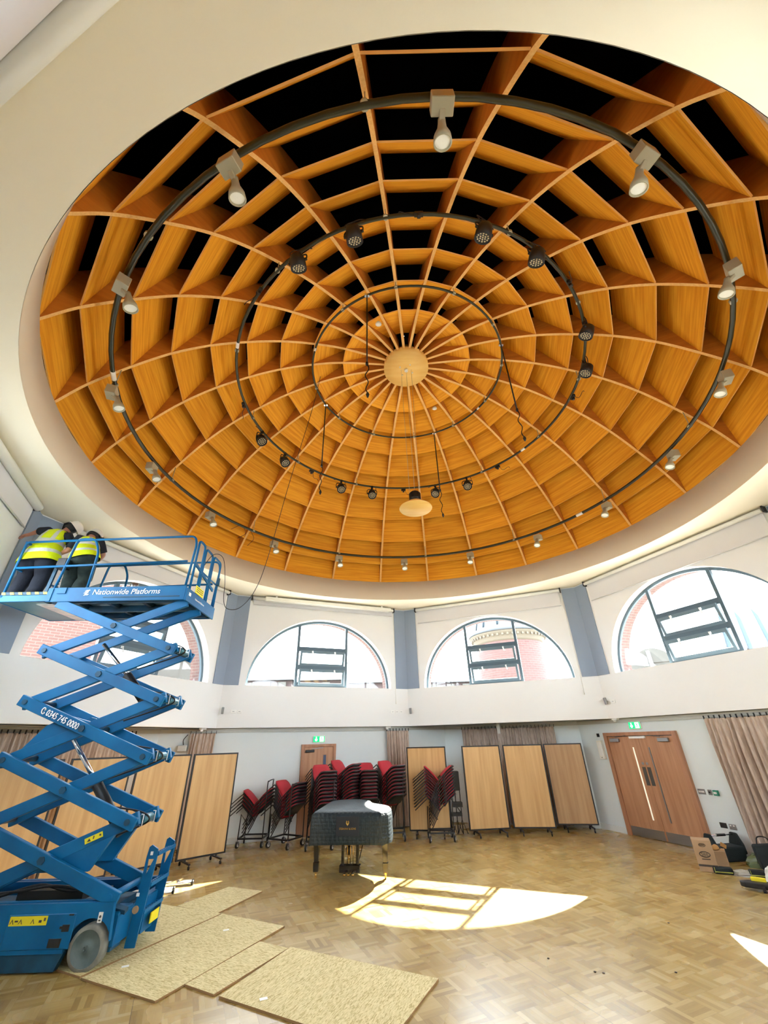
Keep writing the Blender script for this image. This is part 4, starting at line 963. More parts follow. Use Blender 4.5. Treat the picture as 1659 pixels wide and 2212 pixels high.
# battery door
e = empty('battery_door', parent=lift)
mb = MB(); mb.box((-0.40, -0.004, 0.335), (0.72, 0.012, 0.28)); mb.build('door_skin', M['lift'], e, 0.006)
for (x, z, a_, b_) in ((-0.12, 0.36, 0.075, 0.055), (-0.17, 0.365, 0.025, 0.02), (-0.20, 0.245, 0.13, 0.07), (-0.09, 0.465, 0.05, 0.012)):
    mb = MB(); mb.box((x, -0.012, z), (a_, 0.008, b_)); mb.build('vent', M['black'], e)
mb = MB(); mb.box((-0.54, -0.012, 0.425), (0.40, 0.004, 0.075)); mb.build('warning_sticker', M['yellow'], e)
mb = MB()
for x in (-0.71, -0.62, -0.49): panel_xz(mb, [(x - 0.022, 0.40), (x, 0.442), (x + 0.022, 0.40), (x + 0.013, 0.405), (x, 0.431), (x - 0.013, 0.405)], -0.018, -0.015)
mb.box((-0.665, -0.016, 0.425), (0.035, 0.002, 0.014)); mb.box((-0.41, -0.016, 0.42), (0.03, 0.002, 0.02)); mb.box((-0.365, -0.016, 0.435), (0.02, 0.002, 0.026)); mb.build('warning_symbols', M['ink'], e)
mb = MB(); mb.box((0.22, -0.006, 0.435), (0.045, 0.006, 0.085)); LB(mb, 'data_plate', M['white'], label='white rating plate')
mb = MB(); mb.lathe([(0.012, 0), (0.012, 0.001)], 12, Matrix.Translation((0.22, -0.010, 0.442)) @ X4); mb.box((0.22, -0.010, 0.412), (0.022, 0.002, 0.012)); LB(mb, 'plate_symbol', M['ink'])
# wheels
for (x, y) in ((0.14, 0.0), (0.14, WD - 0.13), (-1.95, 0.02), (-1.95, WD - 0.13)):
    wl = empty('wheel', (x, y, 0.19), parent=lift)
    mb = MB(); mb.lathe([(0.150, -0.005), (0.182, 0.0), (0.19, 0.02), (0.19, 0.11), (0.182, 0.13), (0.150, 0.135)], 40, Matrix.Rotation(R_(-90), 4, 'X'), caps=False); mb.build('tyre', M['tyre'], wl)
    mb = MB(); mb.lathe([(0.001, 0.006), (0.035, 0.0), (0.045, 0.012), (0.09, 0.016), (0.10, 0.006), (0.145, 0.004), (0.15, -0.003)], 32, Matrix.Rotation(R_(-90), 4, 'X'), caps=False)
    for k in range(5): a = 2 * PI * k / 5; mb.lathe([(0.008, -0.012), (0.008, 0.01)], 6, Matrix.Rotation(R_(-90), 4, 'X') @ Matrix.Translation((0.022 * math.cos(a), 0.022 * math.sin(a), 0)))
    mb.build('wheel_hub', M['hubcap'], wl)
# rear end: ladder
lad = empty('ladder', (0, 0, 0), parent=lift)
mb = MB(); mb.box((0.36, 0.5, 0.30), (0.05, 0.86, 0.26)); mb.box((0.30, 0.22, 0.42), (0.16, 0.30, 0.07)); mb.box((0.40, 0.75, 0.30), (0.10, 0.40, 0.34)); mb.build('rear_bumper', M['lift'], lift, 0.01)
mb = MB(); mb.box((0.33, 0.12, 0.47), (0.20, 0.06, 0.04), (0.3, 0.2, 0)); LB(mb, 'release_lever', M['lift_dark'])
mb = MB(); mb.box((0.30, 0.2, 0.22), (0.10, 0.2, 0.18)); LB(mb, 'junction_box', M['lift_dark'])
for y in (0.34, 0.80):
    mb = MB(); o = [(0.385, 0.08), (0.50, 0.08), (0.555, 0.90), (0.545, 0.945), (0.47, 0.985), (0.44, 0.965), (0.425, 0.93)]
    hole = [(0.452, 0.85), (0.520, 0.85), (0.458, 0.70)]
    # plate with triangular hole: quads around it
    y0, y1 = y, y + 0.02
    pc = [[(0.385, 0.08), (0.50, 0.08), (0.538, 0.66), (0.422, 0.66)], [(0.422, 0.66), (0.538, 0.66), (0.458, 0.70)], [(0.422, 0.66), (0.458, 0.70), (0.452, 0.85), (0.428, 0.87)], [(0.538, 0.66), (0.554, 0.87), (0.520, 0.85), (0.458, 0.70)],
          [(0.428, 0.87), (0.452, 0.85), (0.520, 0.85), (0.554, 0.87), (0.545, 0.945), (0.47, 0.985), (0.44, 0.965)]]
    for q in pc: panel_xz(mb, q, y0, y1)
    mb.build('ladder_side', M['lift'], lad)
for z in (0.36, 0.60, 0.885):
    mb = MB(); mb.box((0.455 + z * 0.07, 0.58, z), (0.09, 0.46, 0.018)); mb.box((0.50 + z * 0.07, 0.58, z + 0.012), (0.012, 0.46, 0.035))
    for q in range(8): mb.cyl((0.455 + z * 0.07, 0.40 + q * 0.05, z + 0.008), (0.455 + z * 0.07, 0.40 + q * 0.05, z + 0.02), 0.012, n=8)
    mb.build('rung', M['lift'], lad)
mb = MB(); mb.box((0.505, 0.70, 0.255), (0.012, 0.20, 0.10)); mb.build('warning_sticker', M['yellow'], lad)
mb = MB(); mb.cyl((0.43, 0.325, 0.40), (0.43, 0.345, 0.40), 0.035, n=16); mb.build('release_knob', M['card'], lad)
mb = MB(); mb.box((0.485, 0.336, 0.905), (0.03, 0.004, 0.035)); mb.box((0.42, 0.336, 0.53), (0.035, 0.004, 0.03)); mb.build('sticker', M['white'], lad)
# scissor stack: five stages
XL, XR, ZB0, DZ = -1.49, 0.26, 0.59, 0.667
stk = empty('scissor_stack', parent=lift)
cnt = 0
for st in range(5):
    z0 = ZB0 + st * DZ; z1 = z0 + DZ
    for (yo, yi) in ((0.04, 0.115), (WD - 0.34, WD - 0.415)):
        # outer arm: upper left -> lower right, inner arm: lower left -> upper right
        for (y, a_, b_) in ((yo, (XL, z1), (XR, z0)), (yi, (XL, z0), (XR, z1))):
            d = Vector((b_[0] - a_[0], 0, b_[1] - a_[1])).normalized() * 0.09
            mb = MB(); A = Vector((a_[0], y, a_[1])) - d; B = Vector((b_[0], y, b_[1])) + d
            mb.beam(A, B, 0.055, 0.135, (0, 0, 1)); mb.build('scissor_arm', M['lift'], stk, 0.006)
        if st == 0:
            mb = MB(); panel_xz(mb, [(-0.72, 0.80), (-0.10, 0.80), (0.20, 1.28), (0.10, 1.25)], yi - 0.025, yi + 0.025); mb.build('cylinder_bracket', M['lift'], stk)
        if st == 2:
            mb = MB(); panel_xz(mb, [(-1.40, 2.0), (-0.55, 2.33), (-0.9, 2.42), (-1.15, 2.30)], yi - 0.025, yi + 0.025); mb.build('cylinder_bracket', M['lift'], stk)
    # centre and joint pins
    mb = MB(); zc = (z0 + z1) / 2
    mb.cyl(((XL + XR) / 2, 0.0, zc), ((XL + XR) / 2, WD - 0.30, zc), 0.032, n=12)
    mb.cyl(((XL + XR) / 2, -0.006, zc), ((XL + XR) / 2, 0.012, zc), 0.042, n=6)
    mb.build('centre_pin', M['lift_dark'], stk)
    for x in (XL, XR):
        mb = MB(); mb.cyl((x, 0.0, z0), (x, WD - 0.30, z0), 0.034, n=12); mb.cyl((x, -0.004, z0), (x, 0.014, z0), 0.032, n=8); mb.build('joint_pin', M['lift_dark'] if st else M['lift'], stk)
    if st >= 1:
        for y in (0.14, 0.44):
            mb = MB()
            mb.tube([(XR + 0.09, y, z0 - 0.055), (XR + 0.12, y, z0 - 0.055), (XR + 0.12, y, z0 + 0.06), (XR + 0.09, y, z0 + 0.06)], 0.005, 5); mb.build('hose_clip', M['white'], stk)
        mb = MB(); mb.cyl((XR + 0.08, 0.18, z0), (XR + 0.08, 0.42, z0), 0.045, n=14); mb.build('joint_sleeve', M['lift_under'], stk)
        mb = MB(); mb.tube(smooth_path([(XR - 0.35, 0.2, z0 + 0.14), (XR + 0.02, 0.22, z0 + 0.08), (XR + 0.15, 0.24, z0), (XR + 0.02, 0.26, z0 - 0.08), (XR - 0.5, 0.26, z0 - 0.24)], 6), 0.010, 6); mb.build('hydraulic_hose', M['black'], stk)
# hydraulic cylinders
for (a_, b_, c_) in (((0.05, 1.10), (-0.42, 1.62), (-0.95, 2.18)), ((-0.10, 2.62), (-0.42, 2.95), (-0.9, 3.40))):
    hc = empty('hydraulic_cylinder', parent=lift)
    mb = MB(); mb.cyl((a_[0], 0.36, a_[1]), (b_[0], 0.36, b_[1]), 0.062, n=16); mb.build('barrel', M['black'], hc)
    mb = MB(); mb.cyl((b_[0], 0.36, b_[1]), (c_[0], 0.36, c_[1]), 0.028, n=12); mb.build('piston_rod', M['chrome'], hc)
mb = MB(); mb.box((-0.12, 0.073, 1.11), (0.20, 0.006, 0.055), (0, R_(-21), 0)); mb.build('warning_sticker', M['yellow'], stk)
mb = MB(); panel_xz(mb, [(-0.185, 1.072), (-0.168, 1.105), (-0.145, 1.082)], 0.066, 0.069); mb.box((-0.12, 0.068, 1.115), (0.012, 0.003, 0.03)); mb.box((-0.05, 0.068, 1.138), (0.02, 0.003, 0.018)); mb.build('warning_symbols', M['ink'], stk)
# phone number painted on the outer arm of the third stage
p0, p1 = Vector((XL, 0, ZB0 + 3 * DZ)), Vector((XR, 0, ZB0 + 2 * DZ)); ang = math.atan2(p1.z - p0.z, p1.x - p0.x)
st_m = Matrix.Translation(p0 + (p1 - p0) * 0.155 + Vector((0, 0.004, -0.025))) @ Matrix.Rotation(-ang, 4, 'Y') @ X4
text_mesh('arm_lettering', '0345 745 0000', 0.105, M['lettering'], lift, st_m @ Matrix.Translation((0.075, -0.010, 0)), 0.003, sx=0.80)
mb = MB(); mb.tube(smooth_path([(0.030, 0.058, 0), (0.005, 0.055, 0), (-0.004, 0.030, 0), (0.012, -0.002, 0), (0.036, -0.010, 0)], 4), 0.007, 6)
mb.tube([(0.030, 0.058, 0), (0.040, 0.044, 0), (0.026, 0.036, 0)], 0.006, 6); mb.tube([(0.036, -0.010, 0), (0.050, 0.004, 0), (0.036, 0.016, 0)], 0.006, 6)
o = mb.build('telephone_symbol', M['lettering'], lift); o.matrix_local = st_m
# platform
PLZ, PLT = 3.965, 4.185; PW = 1.14
pf = empty('platform', parent=lift)
mb = MB(); mb.box((-0.71, 0.015, (PLZ + PLT) / 2), (2.08, 0.03, PLT - PLZ)); mb.build('side_skirt', M['lift'], pf, 0.004)
mb = MB(); mb.box((-0.71, PW - 0.015, (PLZ + PLT) / 2), (2.08, 0.03, PLT - PLZ)); mb.build('side_skirt', M['lift'], pf, 0.004)
mb = MB(); mb.box((0.345, PW / 2, (PLZ + PLT) / 2 - 0.02), (0.03, PW, PLT - PLZ - 0.02)); mb.build('end_skirt', M['lift'], pf, 0.004)
mb = MB(); mb.box((-0.71, PW / 2, PLZ + 0.14), (2.06, PW - 0.06, 0.03)); mb.build('deck_plate', M['lift_under'], pf)
mb = MB()
for x in (-1.5, -1.0, -0.45, 0.1): mb.box((x, PW / 2, PLZ + 0.09), (0.06, PW - 0.08, 0.07))
for y in (0.12, 0.60, PW - 0.12): mb.box((-0.71, y, PLZ + 0.05), (2.0, 0.05, 0.10))
mb.build('under_frame', M['lift_dark'], pf)
mb = MB(); mb.box((-1.55, -0.006, PLT - 0.05), (0.13, 0.02, 0.09)); mb.box((-1.72, -0.004, PLZ + 0.11), (0.07, 0.016, 0.20)); mb.build('corner_plate', M['lift'], pf)
mb = MB(); mb.box((-0.32, -0.003, PLZ + 0.055), (1.15, 0.006, 0.016)); mb.build('slot', M['lift_dark'], pf)
mb = MB(); mb.box((0.363, 0.40, PLT + 0.03), (0.008, 0.30, 0.12)); mb.build('warning_sticker', M['yellow'], pf)
mb = MB()
for q in range(3): mb.box((0.369, 0.40, PLT + 0.065 - q * 0.03), (0.003, 0.25, 0.009))
mb.build('sticker_text_lines', M['ink'], pf)
tm = Matrix.Translation((-1.08, -0.004, 4.065)) @ X4
text_mesh('skirt_lettering', 'Nationwide Platforms', 0.118, M['lettering'], pf, tm, 0.002, shear=0.15, sx=0.98)
mb = MB()
for q, (x, z) in enumerate(((-1.165, 4.125), (-1.175, 4.095), (-1.165, 4.065))):
    panel_xz(mb, [(x - 0.035, z - 0.008), (x + 0.02, z - 0.008), (x + 0.045, z + 0.012), (x - 0.01, z + 0.012)], -0.008, -0.004)
panel_xz(mb, [(-1.20, 4.052), (-1.185, 4.052), (-1.125, 4.142), (-1.14, 4.142)], -0.009, -0.005); mb.build('arrow_logo', M['lettering'], pf)
mb = MB(); mb.box((0.362, 0.10, PLZ + 0.11), (0.004, 0.07, 0.05)); mb.build('sticker', M['white'], pf)
Xe = Matrix(((0, 0, 1, 0.362), (1, 0, 0, 0.30), (0, 1, 0, 4.05), (0, 0, 0, 1)))
text_mesh('end_lettering', 'Nationwide Platforms', 0.042, M['lettering'], pf, Xe, 0.001)
# extension deck
ex = empty('extension_deck', parent=lift)
mb = MB(); mb.box((-2.10, 0.02, 4.03), (0.72, 0.03, 0.10)); mb.box((-2.10, PW - 0.02, 4.03), (0.72, 0.03, 0.10)); mb.box((-2.47, PW / 2, 4.03), (0.03, PW, 0.10)); mb.build('toe_board', M['lift'], ex, 0.004)
mb = MB(); mb.box((-2.10, 0.02, 4.105), (0.72, 0.034, 0.045)); mb.build('hazard_strip', M['lift_dark'], ex)
mb = MB()
for k in range(6): panel_xz(mb, [(-2.44 + k * 0.125, 4.086), (-2.385 + k * 0.125, 4.086), (-2.405 + k * 0.125, 4.124), (-2.46 + k * 0.125, 4.124)], -0.002, 0.002)
mb.build('hazard_stripes', M['yellow'], ex)
mb = MB(); mb.box((-2.15, PW / 2, 3.992), (0.66, PW - 0.08, 0.015)); mb.build('under_plate', M['lift_under'], ex)
mb = MB(); mb.box((-1.84, PW / 2 + 0.05, 3.982), (0.32, PW - 0.20, 0.006)); mb.build('sheet_metal_slide', M['sheet'], ex)
mb = MB(); mb.box((-2.10, PW / 2, 4.10), (0.72, PW - 0.08, 0.02)); mb.build('deck_plate', M['lift_dark'], ex)
# guard rails
gr = empty('guard_rail', parent=lift); tr = 0.019
def rail(pts, name='rail_tube', r=tr, mat='lift', parent=None): mb = MB(); mb.tube(pts, r, 8); return mb.build(name, M[mat], parent or gr)
def rpath(pts, rad=0.07):
    """polyline with rounded corners"""
    P_ = [Vector(p) for p in pts]; o = [P_[0]]
    for i in range(1, len(P_) - 1):
        a, b, c = P_[i - 1:i + 2]; d1 = (a - b); d2 = (c - b); r1 = min(rad, d1.length / 2, d2.length / 2)
        s_, e_ = b + d1.normalized() * r1, b + d2.normalized() * r1
        for k in range(5): t = k / 4; o.append((1 - t) ** 2 * s_ + 2 * t * (1 - t) * b + t * t * e_)
    o.append(P_[-1]); return o
for y in (0.02, PW - 0.02):
    hx = 0 if y < 0.5 else -0.13
    rail(rpath([(-2.40, y, 4.98), (0.28, y, 5.04), (0.33, y, 4.90), (0.30, y, 4.18)], 0.08), 'top_rail')
    rail([(-2.42, y, 4.53), (0.24, y, 4.60)], 'mid_rail')
    rail(rpath([(-1.70 + hx, y, 4.17), (-1.62 + hx, y, 5.02), (-1.34 + hx, y, 5.02), (-1.22 + hx, y, 4.78), (-1.20 + hx, y, 4.18)], 0.09), 'hoop_post')
    rail(rpath([(-2.44, y, 4.05), (-2.44, y, 4.98), (-2.25, y, 4.985)], 0.06), 'corner_post')
for z in (4.98, 4.53): rail([(-2.45, 0.02, z), (-2.45, PW - 0.02, z)], 'end_rail')
rail([(-2.45, PW / 2, 4.05), (-2.45, PW / 2, 4.98)], 'end_post')
# rear gate at the right end
gt = empty('entry_gate', parent=lift)
for (y0, y1, zt) in ((0.10, 0.34, 5.00), (0.40, 0.70, 4.98), (0.76, 1.10, 4.99)):
    rail(rpath([(0.335, y0, 4.12), (0.335, y0, zt), (0.335, y1, zt), (0.335, y1, 4.12)], 0.07), 'gate_tube', parent=gt)
rail([(0.335, 0.10, 4.56), (0.335, 1.10, 4.56)], 'gate_bar', 0.014, parent=gt)
mb = MB(); mb.beam((0.335, 0.10, 4.60), (0.335, 0.95, 4.42), 0.02, 0.05); mb.build('gate_brace', M['lift'], gt)
mb = MB(); mb.box((0.36, 1.07, 4.62), (0.04, 0.04, 0.14)); mb.build('latch', M['lift_dark'], gt)
# control box on the rail
cb = empty('control_box', (-1.80, 0.14, 4.63), parent=lift)
mb = MB(); mb.box((0, 0, 0), (0.15, 0.14, 0.17)); mb.build('box_case', M['steel_dark'], cb, 0.01)
mb = MB(); mb.tube([(0.02 + 0.018 * math.cos(k * 0.9), 0.018 * math.sin(k * 0.9), -0.10 - k * 0.0065) for k in range(60)], 0.005, 5); mb.build('coiled_lead', M['black'], cb)
mb = MB(); mb.beam((-0.09, 0.0, 0.05), (-0.11, 0, -0.48), 0.05, 0.03); mb.build('mounting_plate', M['lift_dark'], cb)
mb = MB(); mb.lathe([(0.07, 0.10), (0.05, 0.04), (0.05, -0.05)], 16); LB(mb, 'beacon', M['steel'], loc=(-0.83, 0.55, 4.33))
# cable from lift gate up to the dome
mb = MB()
mb.tube(smooth_path([(-3.12, 6.35, 4.55), (-3.06, 6.6, 4.98), (-3.02, 6.95, 5.06), (-2.98, 7.1, 4.7), (-2.95, 7.15, 4.30), (-2.86, 7.2, 4.17), (-2.66, 7.25, 4.22), (-2.45, 7.28, 4.55), (-2.28, 7.25, 5.2), (-1.95, 7.0, 6.8), (-1.55, 6.7, 8.5), (-1.38, 6.5, 9.33)], 6), 0.006, 6)
mb.build('hanging_cable', M['black'], label='thin black cable drooping from the lift gate up to the inner ring', cat='cable')
for pts, lab in (([(-3.85, 9.0, 6.75), (-3.65, 9.1, 6.9), (-3.55, 9.2, 6.72), (-3.75, 9.25, 6.62)], 'small loop of loose wire at the dome rim, lower left'), ([(-3.62, 9.9, 7.5), (-3.70, 9.95, 7.2), (-3.60, 9.98, 6.95), (-3.75, 10.0, 6.75)], 'loose dark wire hanging on a rim board, lower left')):
    mb = MB(); mb.tube(smooth_path(pts, 6), 0.006, 5); mb.build('loose_wire', M['black'], label=lab, cat='wire')

# ------------------------------------------------------------ people on the lift
def skin_mesh(name, mat, parent, pts, edges, radii, root=0, sub=2):
    me = bpy.data.meshes.new(name); me.from_pydata(pts, edges, []); o = bpy.data.objects.new(name, me); COL.objects.link(o); o.parent = parent
    me.materials.append(mat)
    sk = o.modifiers.new('skin', 'SKIN'); sk.use_smooth_shade = True
    if not me.skin_vertices: me.skin_vertices.new(name='') if hasattr(me.skin_vertices, 'new') else None
    for i, r in enumerate(radii):
        sv = me.skin_vertices[0].data[i]; sv.radius = (r, r) if not isinstance(r, tuple) else r; sv.use_root = (i == root)
    ss = o.modifiers.new('sub', 'SUBSURF'); ss.levels = sub; ss.render_levels = sub
    return o
def chain(P0, names):  # edges of consecutive names
    return list(zip(names[:-1], names[1:]))
def vest_shell(name, parent, rings, mat):
    """rings: list of (centre, half width vector, half depth vector); lofted torso shell with UV"""
    mb = MB(); n = 24; m = len(rings); vs = []
    for (c, w_, d) in rings:
        c, w_, d = Vector(c), Vector(w_), Vector(d)
        for k in range(n):
            a = 2 * PI * k / n; ca, sa = math.cos(a), math.sin(a)
            vs.append(c + w_ * (abs(ca) ** 0.8 * (1 if ca > 0 else -1)) + d * (abs(sa) ** 0.8 * (1 if sa > 0 else -1)))
    fs = []; uvs = []
    for j in range(m - 1):
        for k in range(n):
            l = (k + 1) % n
            fs.append((j * n + k, j * n + l, (j + 1) * n + l, (j + 1) * n + k)); u0, u1 = k / n, (k + 1) / n; v0, v1 = j / (m - 1), (j + 1) / (m - 1)
            uvs.append([(u0, v0), (u1, v0), (u1, v1), (u0, v1)])
    fs.append([(m - 1) * n + k for k in range(n)]); uvs.append([(0.5, 0.99)] * n)
    mb.add(vs, fs, smooth=True, uvs=uvs); o = mb.build(name, mat, parent)
    return o
def fingers(pts, edges, radii, hand_i, palm, dirv, side, curl):
    """five short finger chains rooted in the palm vertex"""
    dirv = Vector(dirv).normalized(); side = Vector(side).normalized(); curl = Vector(curl).normalized()
    for k, (off, L, r) in enumerate(((-0.030, 0.060, 0.009), (-0.010, 0.072, 0.0095), (0.010, 0.068, 0.009), (0.029, 0.054, 0.008))):
        b = Vector(palm) + side * off + dirv * 0.045; i0 = len(pts)
        pts += [tuple(b), tuple(b + dirv * L * 0.5 + curl * 0.008), tuple(b + dirv * L * 0.85 + curl * 0.035)]; radii += [r, r * 0.95, r * 0.8]; edges += [(hand_i, i0), (i0, i0 + 1), (i0 + 1, i0 + 2)]
    b = Vector(palm) - side * 0.04 + dirv * 0.005; i0 = len(pts)
    pts += [tuple(b), tuple(b - side * 0.022 + dirv * 0.035 + curl * 0.02)]; radii += [0.011, 0.009]; edges += [(hand_i, i0), (i0, i0 + 1)]
def person(name, base, lab, J, trousers, hat_mat, cap, shirt_mat, vest_rings, bulk=1.0):
    """J: joints in local coordinates of the person; base = feet centre in world"""
    e = empty(name, base, (0, 0, R_(1)), label=lab, cat='person')
    keys = ['pelvis', 'waist', 'chest', 'neck', 'headlow', 'head', 'shL', 'elL', 'wrL', 'haL', 'shR', 'elR', 'wrR', 'haR', 'hipL', 'knL', 'anL', 'toL', 'hipR', 'knR', 'anR', 'toR']
    rad = [0.10, 0.10, 0.10, 0.055, 0.068, 0.088, 0.056, 0.048, 0.032, 0.030, 0.056, 0.048, 0.032, 0.030, 0.08, 0.06, 0.042, 0.036, 0.09, 0.06, 0.042, 0.036]
    idx = {k: i for i, k in enumerate(keys)}; pts = [tuple(J[k]) for k in keys]
    E_ = [('pelvis', 'waist'), ('waist', 'chest'), ('chest', 'neck'), ('neck', 'headlow'), ('headlow', 'head'), ('chest', 'shL'), ('shL', 'elL'), ('elL', 'wrL'), ('wrL', 'haL'), ('chest', 'shR'), ('shR', 'elR'), ('elR', 'wrR'), ('wrR', 'haR'),
          ('pelvis', 'hipL'), ('hipL', 'knL'), ('knL', 'anL'), ('anL', 'toL'), ('pelvis', 'hipR'), ('hipR', 'knR'), ('knR', 'anR'), ('anR', 'toR')]
    edges = [(idx[a], idx[b]) for a, b in E_]; radii = list(rad)
    for s_ in ('L', 'R'):
        h = Vector(J['ha' + s_]); d = h - Vector(J['wr' + s_]); side = d.cross(Vector((0, 0, 1))); side = side if side.length > 1e-3 else Vector((1, 0, 0)); cu = d.cross(side)
        fingers(pts, edges, radii, idx['ha' + s_], h, d, side, cu if cu.z < 0 else -cu)
    skin_mesh('body', M['skin'], e, pts, edges, radii)
    # face: nose and ears
    hd = Vector(J['head']); fw = Vector(J.get('face', (0, 1, 0))).normalized(); rt = fw.cross(Vector((0, 0, 1))).normalized()
    # trousers: hips and two legs as one lofted mesh
    def ring_pts(c, rx, ry, n=16): return [(c[0] + rx * math.cos(2 * PI * k / n), c[1] + ry * math.sin(2 * PI * k / n), c[2]) for k in range(n)]
    def loft(mb, rings):
        n = len(rings[0]); mb.add([p for rg in rings for p in rg], [(j_ * n + k, j_ * n + (k + 1) % n, (j_ + 1) * n + (k + 1) % n, (j_ + 1) * n + k) for j_ in range(len(rings) - 1) for k in range(n)] + [list(range(n))[::-1], [(len(rings) - 1) * n + k for k in range(n)]], smooth=True)
    mb = MB(); pv = Vector(J['pelvis']); wv = Vector(J['waist'])
    loft(mb, [ring_pts(pv + Vector((0, 0, -0.14)), 0.13 * bulk, 0.12), ring_pts(pv + Vector((0, 0, -0.08)), 0.20 * bulk, 0.155), ring_pts(pv, 0.21 * bulk, 0.165), ring_pts(pv.lerp(wv, 0.6), 0.185 * bulk, 0.15), ring_pts(wv, 0.17 * bulk, 0.135)])
    for s_ in ('L', 'R'):
        h_, k_, a_ = Vector(J['hip' + s_]), Vector(J['kn' + s_]), Vector(J['an' + s_])
        pts_ = [h_ + Vector((0, 0, 0.05)), h_.lerp(k_, 0.3), h_.lerp(k_, 0.7), k_, k_.lerp(a_, 0.35), k_.lerp(a_, 0.7), a_ + Vector((0, 0, -0.03))]
        rr = [0.125, 0.128, 0.112, 0.100, 0.098, 0.088, 0.082]
        loft(mb, [ring_pts(p, q * bulk, q) for p, q in zip(pts_, rr)])
    mb.build('trousers', trousers, e)
    for s_ in ('L', 'R'):
        a_ = Vector(J['an' + s_]); t_ = Vector(J['to' + s_]); mb = MB()
        mb.lathe([(0.05, 0.0), (0.055, 0.02), (0.052, 0.10), (0.048, 0.14)], 14, Matrix.Translation((a_.x, a_.y, 0.0)))
        d_ = Vector((t_.x - a_.x, t_.y - a_.y, 0)).normalized(); mb.tube([(a_.x, a_.y, 0.05), (a_.x + d_.x * 0.10, a_.y + d_.y * 0.10, 0.048), (a_.x + d_.x * 0.19, a_.y + d_.y * 0.19, 0.035)], [0.052, 0.050, 0.030], 12); mb.build('boot', M['black'], e)
    # t-shirt: torso and sleeves
    mb = MB(); ch, nk = Vector(J['chest']), Vector(J['neck'])
    loft(mb, [ring_pts(wv, 0.165 * bulk, 0.13), ring_pts(wv.lerp(ch, 0.5), 0.165 * bulk, 0.13), ring_pts(ch, 0.175 * bulk, 0.13), ring_pts(ch.lerp(nk, 0.5), 0.13 * bulk, 0.105), ring_pts(nk, 0.06, 0.06)])
    for s_ in ('L', 'R'):
        a_, b_ = Vector(J['sh' + s_]), Vector(J['el' + s_]); inn = ch.lerp(a_, 0.45)
        mb.tube([inn, a_, a_.lerp(b_, 0.4), a_.lerp(b_, 0.85)], [0.085, 0.088, 0.076, 0.070], 14)
    mb.build('tshirt', shirt_mat, e)
    vest_shell('hi_vis_vest', e, vest_rings, M['vest'])
    # hair and hat
    up = (Vector(J['head']) - Vector(J['neck'])).normalized(); q = up.to_track_quat('Z', 'Y').to_matrix().to_4x4(); q.translation = hd
    mb = MB(); mb.lathe([(0.088, -0.06), (0.100, -0.02), (0.098, 0.03), (0.065, 0.08), (0.01, 0.100)], 20, q); mb.build('hair', M['hair'], e)
    mb = MB(); T2 = Matrix.Translation(hd + Vector(cap['off'])) @ rotm(cap.get('rot', (0, 0, 0)))
    mb.lathe([(0.140, -0.005), (0.136, 0.008), (0.122, 0.016), (0.116, 0.06), (0.092, 0.105), (0.04, 0.130), (0.001, 0.133)], 28, T2, caps=False)
    mb.lathe([(0.108, 0.010), (0.122, 0.006), (0.140, -0.005)], 28, T2, caps=False); mb.build('hard_hat', hat_mat, e)
    return e
LW = lambda x, y, z: (-3.40 + x * math.cos(R_(1)) - y * math.sin(R_(1)), 5.94 + x * math.sin(R_(1)) + y * math.cos(R_(1)), z)
# person 1: stands on the extension, bent towards the corner, left arm reaching to the wall
J1 = dict(pelvis=(0.0, 0.0, 0.74), waist=(-0.01, 0.05, 0.90), chest=(0.0, 0.14, 1.12), neck=(0.06, 0.20, 1.26), headlow=(0.09, 0.22, 1.30), head=(0.12, 0.24, 1.355),
          shL=(-0.17, 0.12, 1.23), elL=(-0.36, 0.16, 1.26), wrL=(-0.47, 0.15, 1.20), haL=(-0.53, 0.14, 1.17), shR=(0.20, 0.16, 1.14), elR=(0.27, 0.26, 0.96), wrR=(0.20, 0.44, 0.98), haR=(0.17, 0.50, 1.00),
          hipL=(-0.12, 0.0, 0.66), knL=(-0.14, 0.05, 0.37), anL=(-0.15, 0.0, 0.09), toL=(-0.17, 0.15, 0.05), hipR=(0.12, 0.0, 0.66), knR=(0.13, 0.06, 0.37), anR=(0.14, 0.0, 0.09), toR=(0.16, 0.15, 0.05))
V1 = [((0.0, 0.0, 0.59), (0.305, 0, 0.03), (0, 0.19, 0)), ((0.0, 0.01, 0.66), (0.300, 0, 0.03), (0, 0.19, 0)), ((0.0, 0.02, 0.74), (0.275, 0, 0.02), (0, 0.185, 0)), ((0.0, 0.05, 0.86), (0.235, 0, 0.0), (0, 0.17, -0.01)), ((0.0, 0.08, 0.97), (0.215, 0, -0.01), (0, 0.155, -0.02)), ((0.0, 0.12, 1.09), (0.205, 0, -0.02), (0, 0.15, -0.02)), ((0.01, 0.15, 1.19), (0.17, 0, -0.03), (0, 0.13, -0.02)), ((0.05, 0.18, 1.25), (0.09, 0, -0.02), (0, 0.09, -0.01))]
person('person', LW(-2.31, 0.22, 4.11), 'worker in yellow vest, navy trousers and white helmet reaching to the wall corner', J1, M['navy'], M['offwhite'], {'off': (0.035, 0.02, 0.005), 'rot': (-0.35, 0.75, 0)}, M['tshirt'], V1, 1.28)
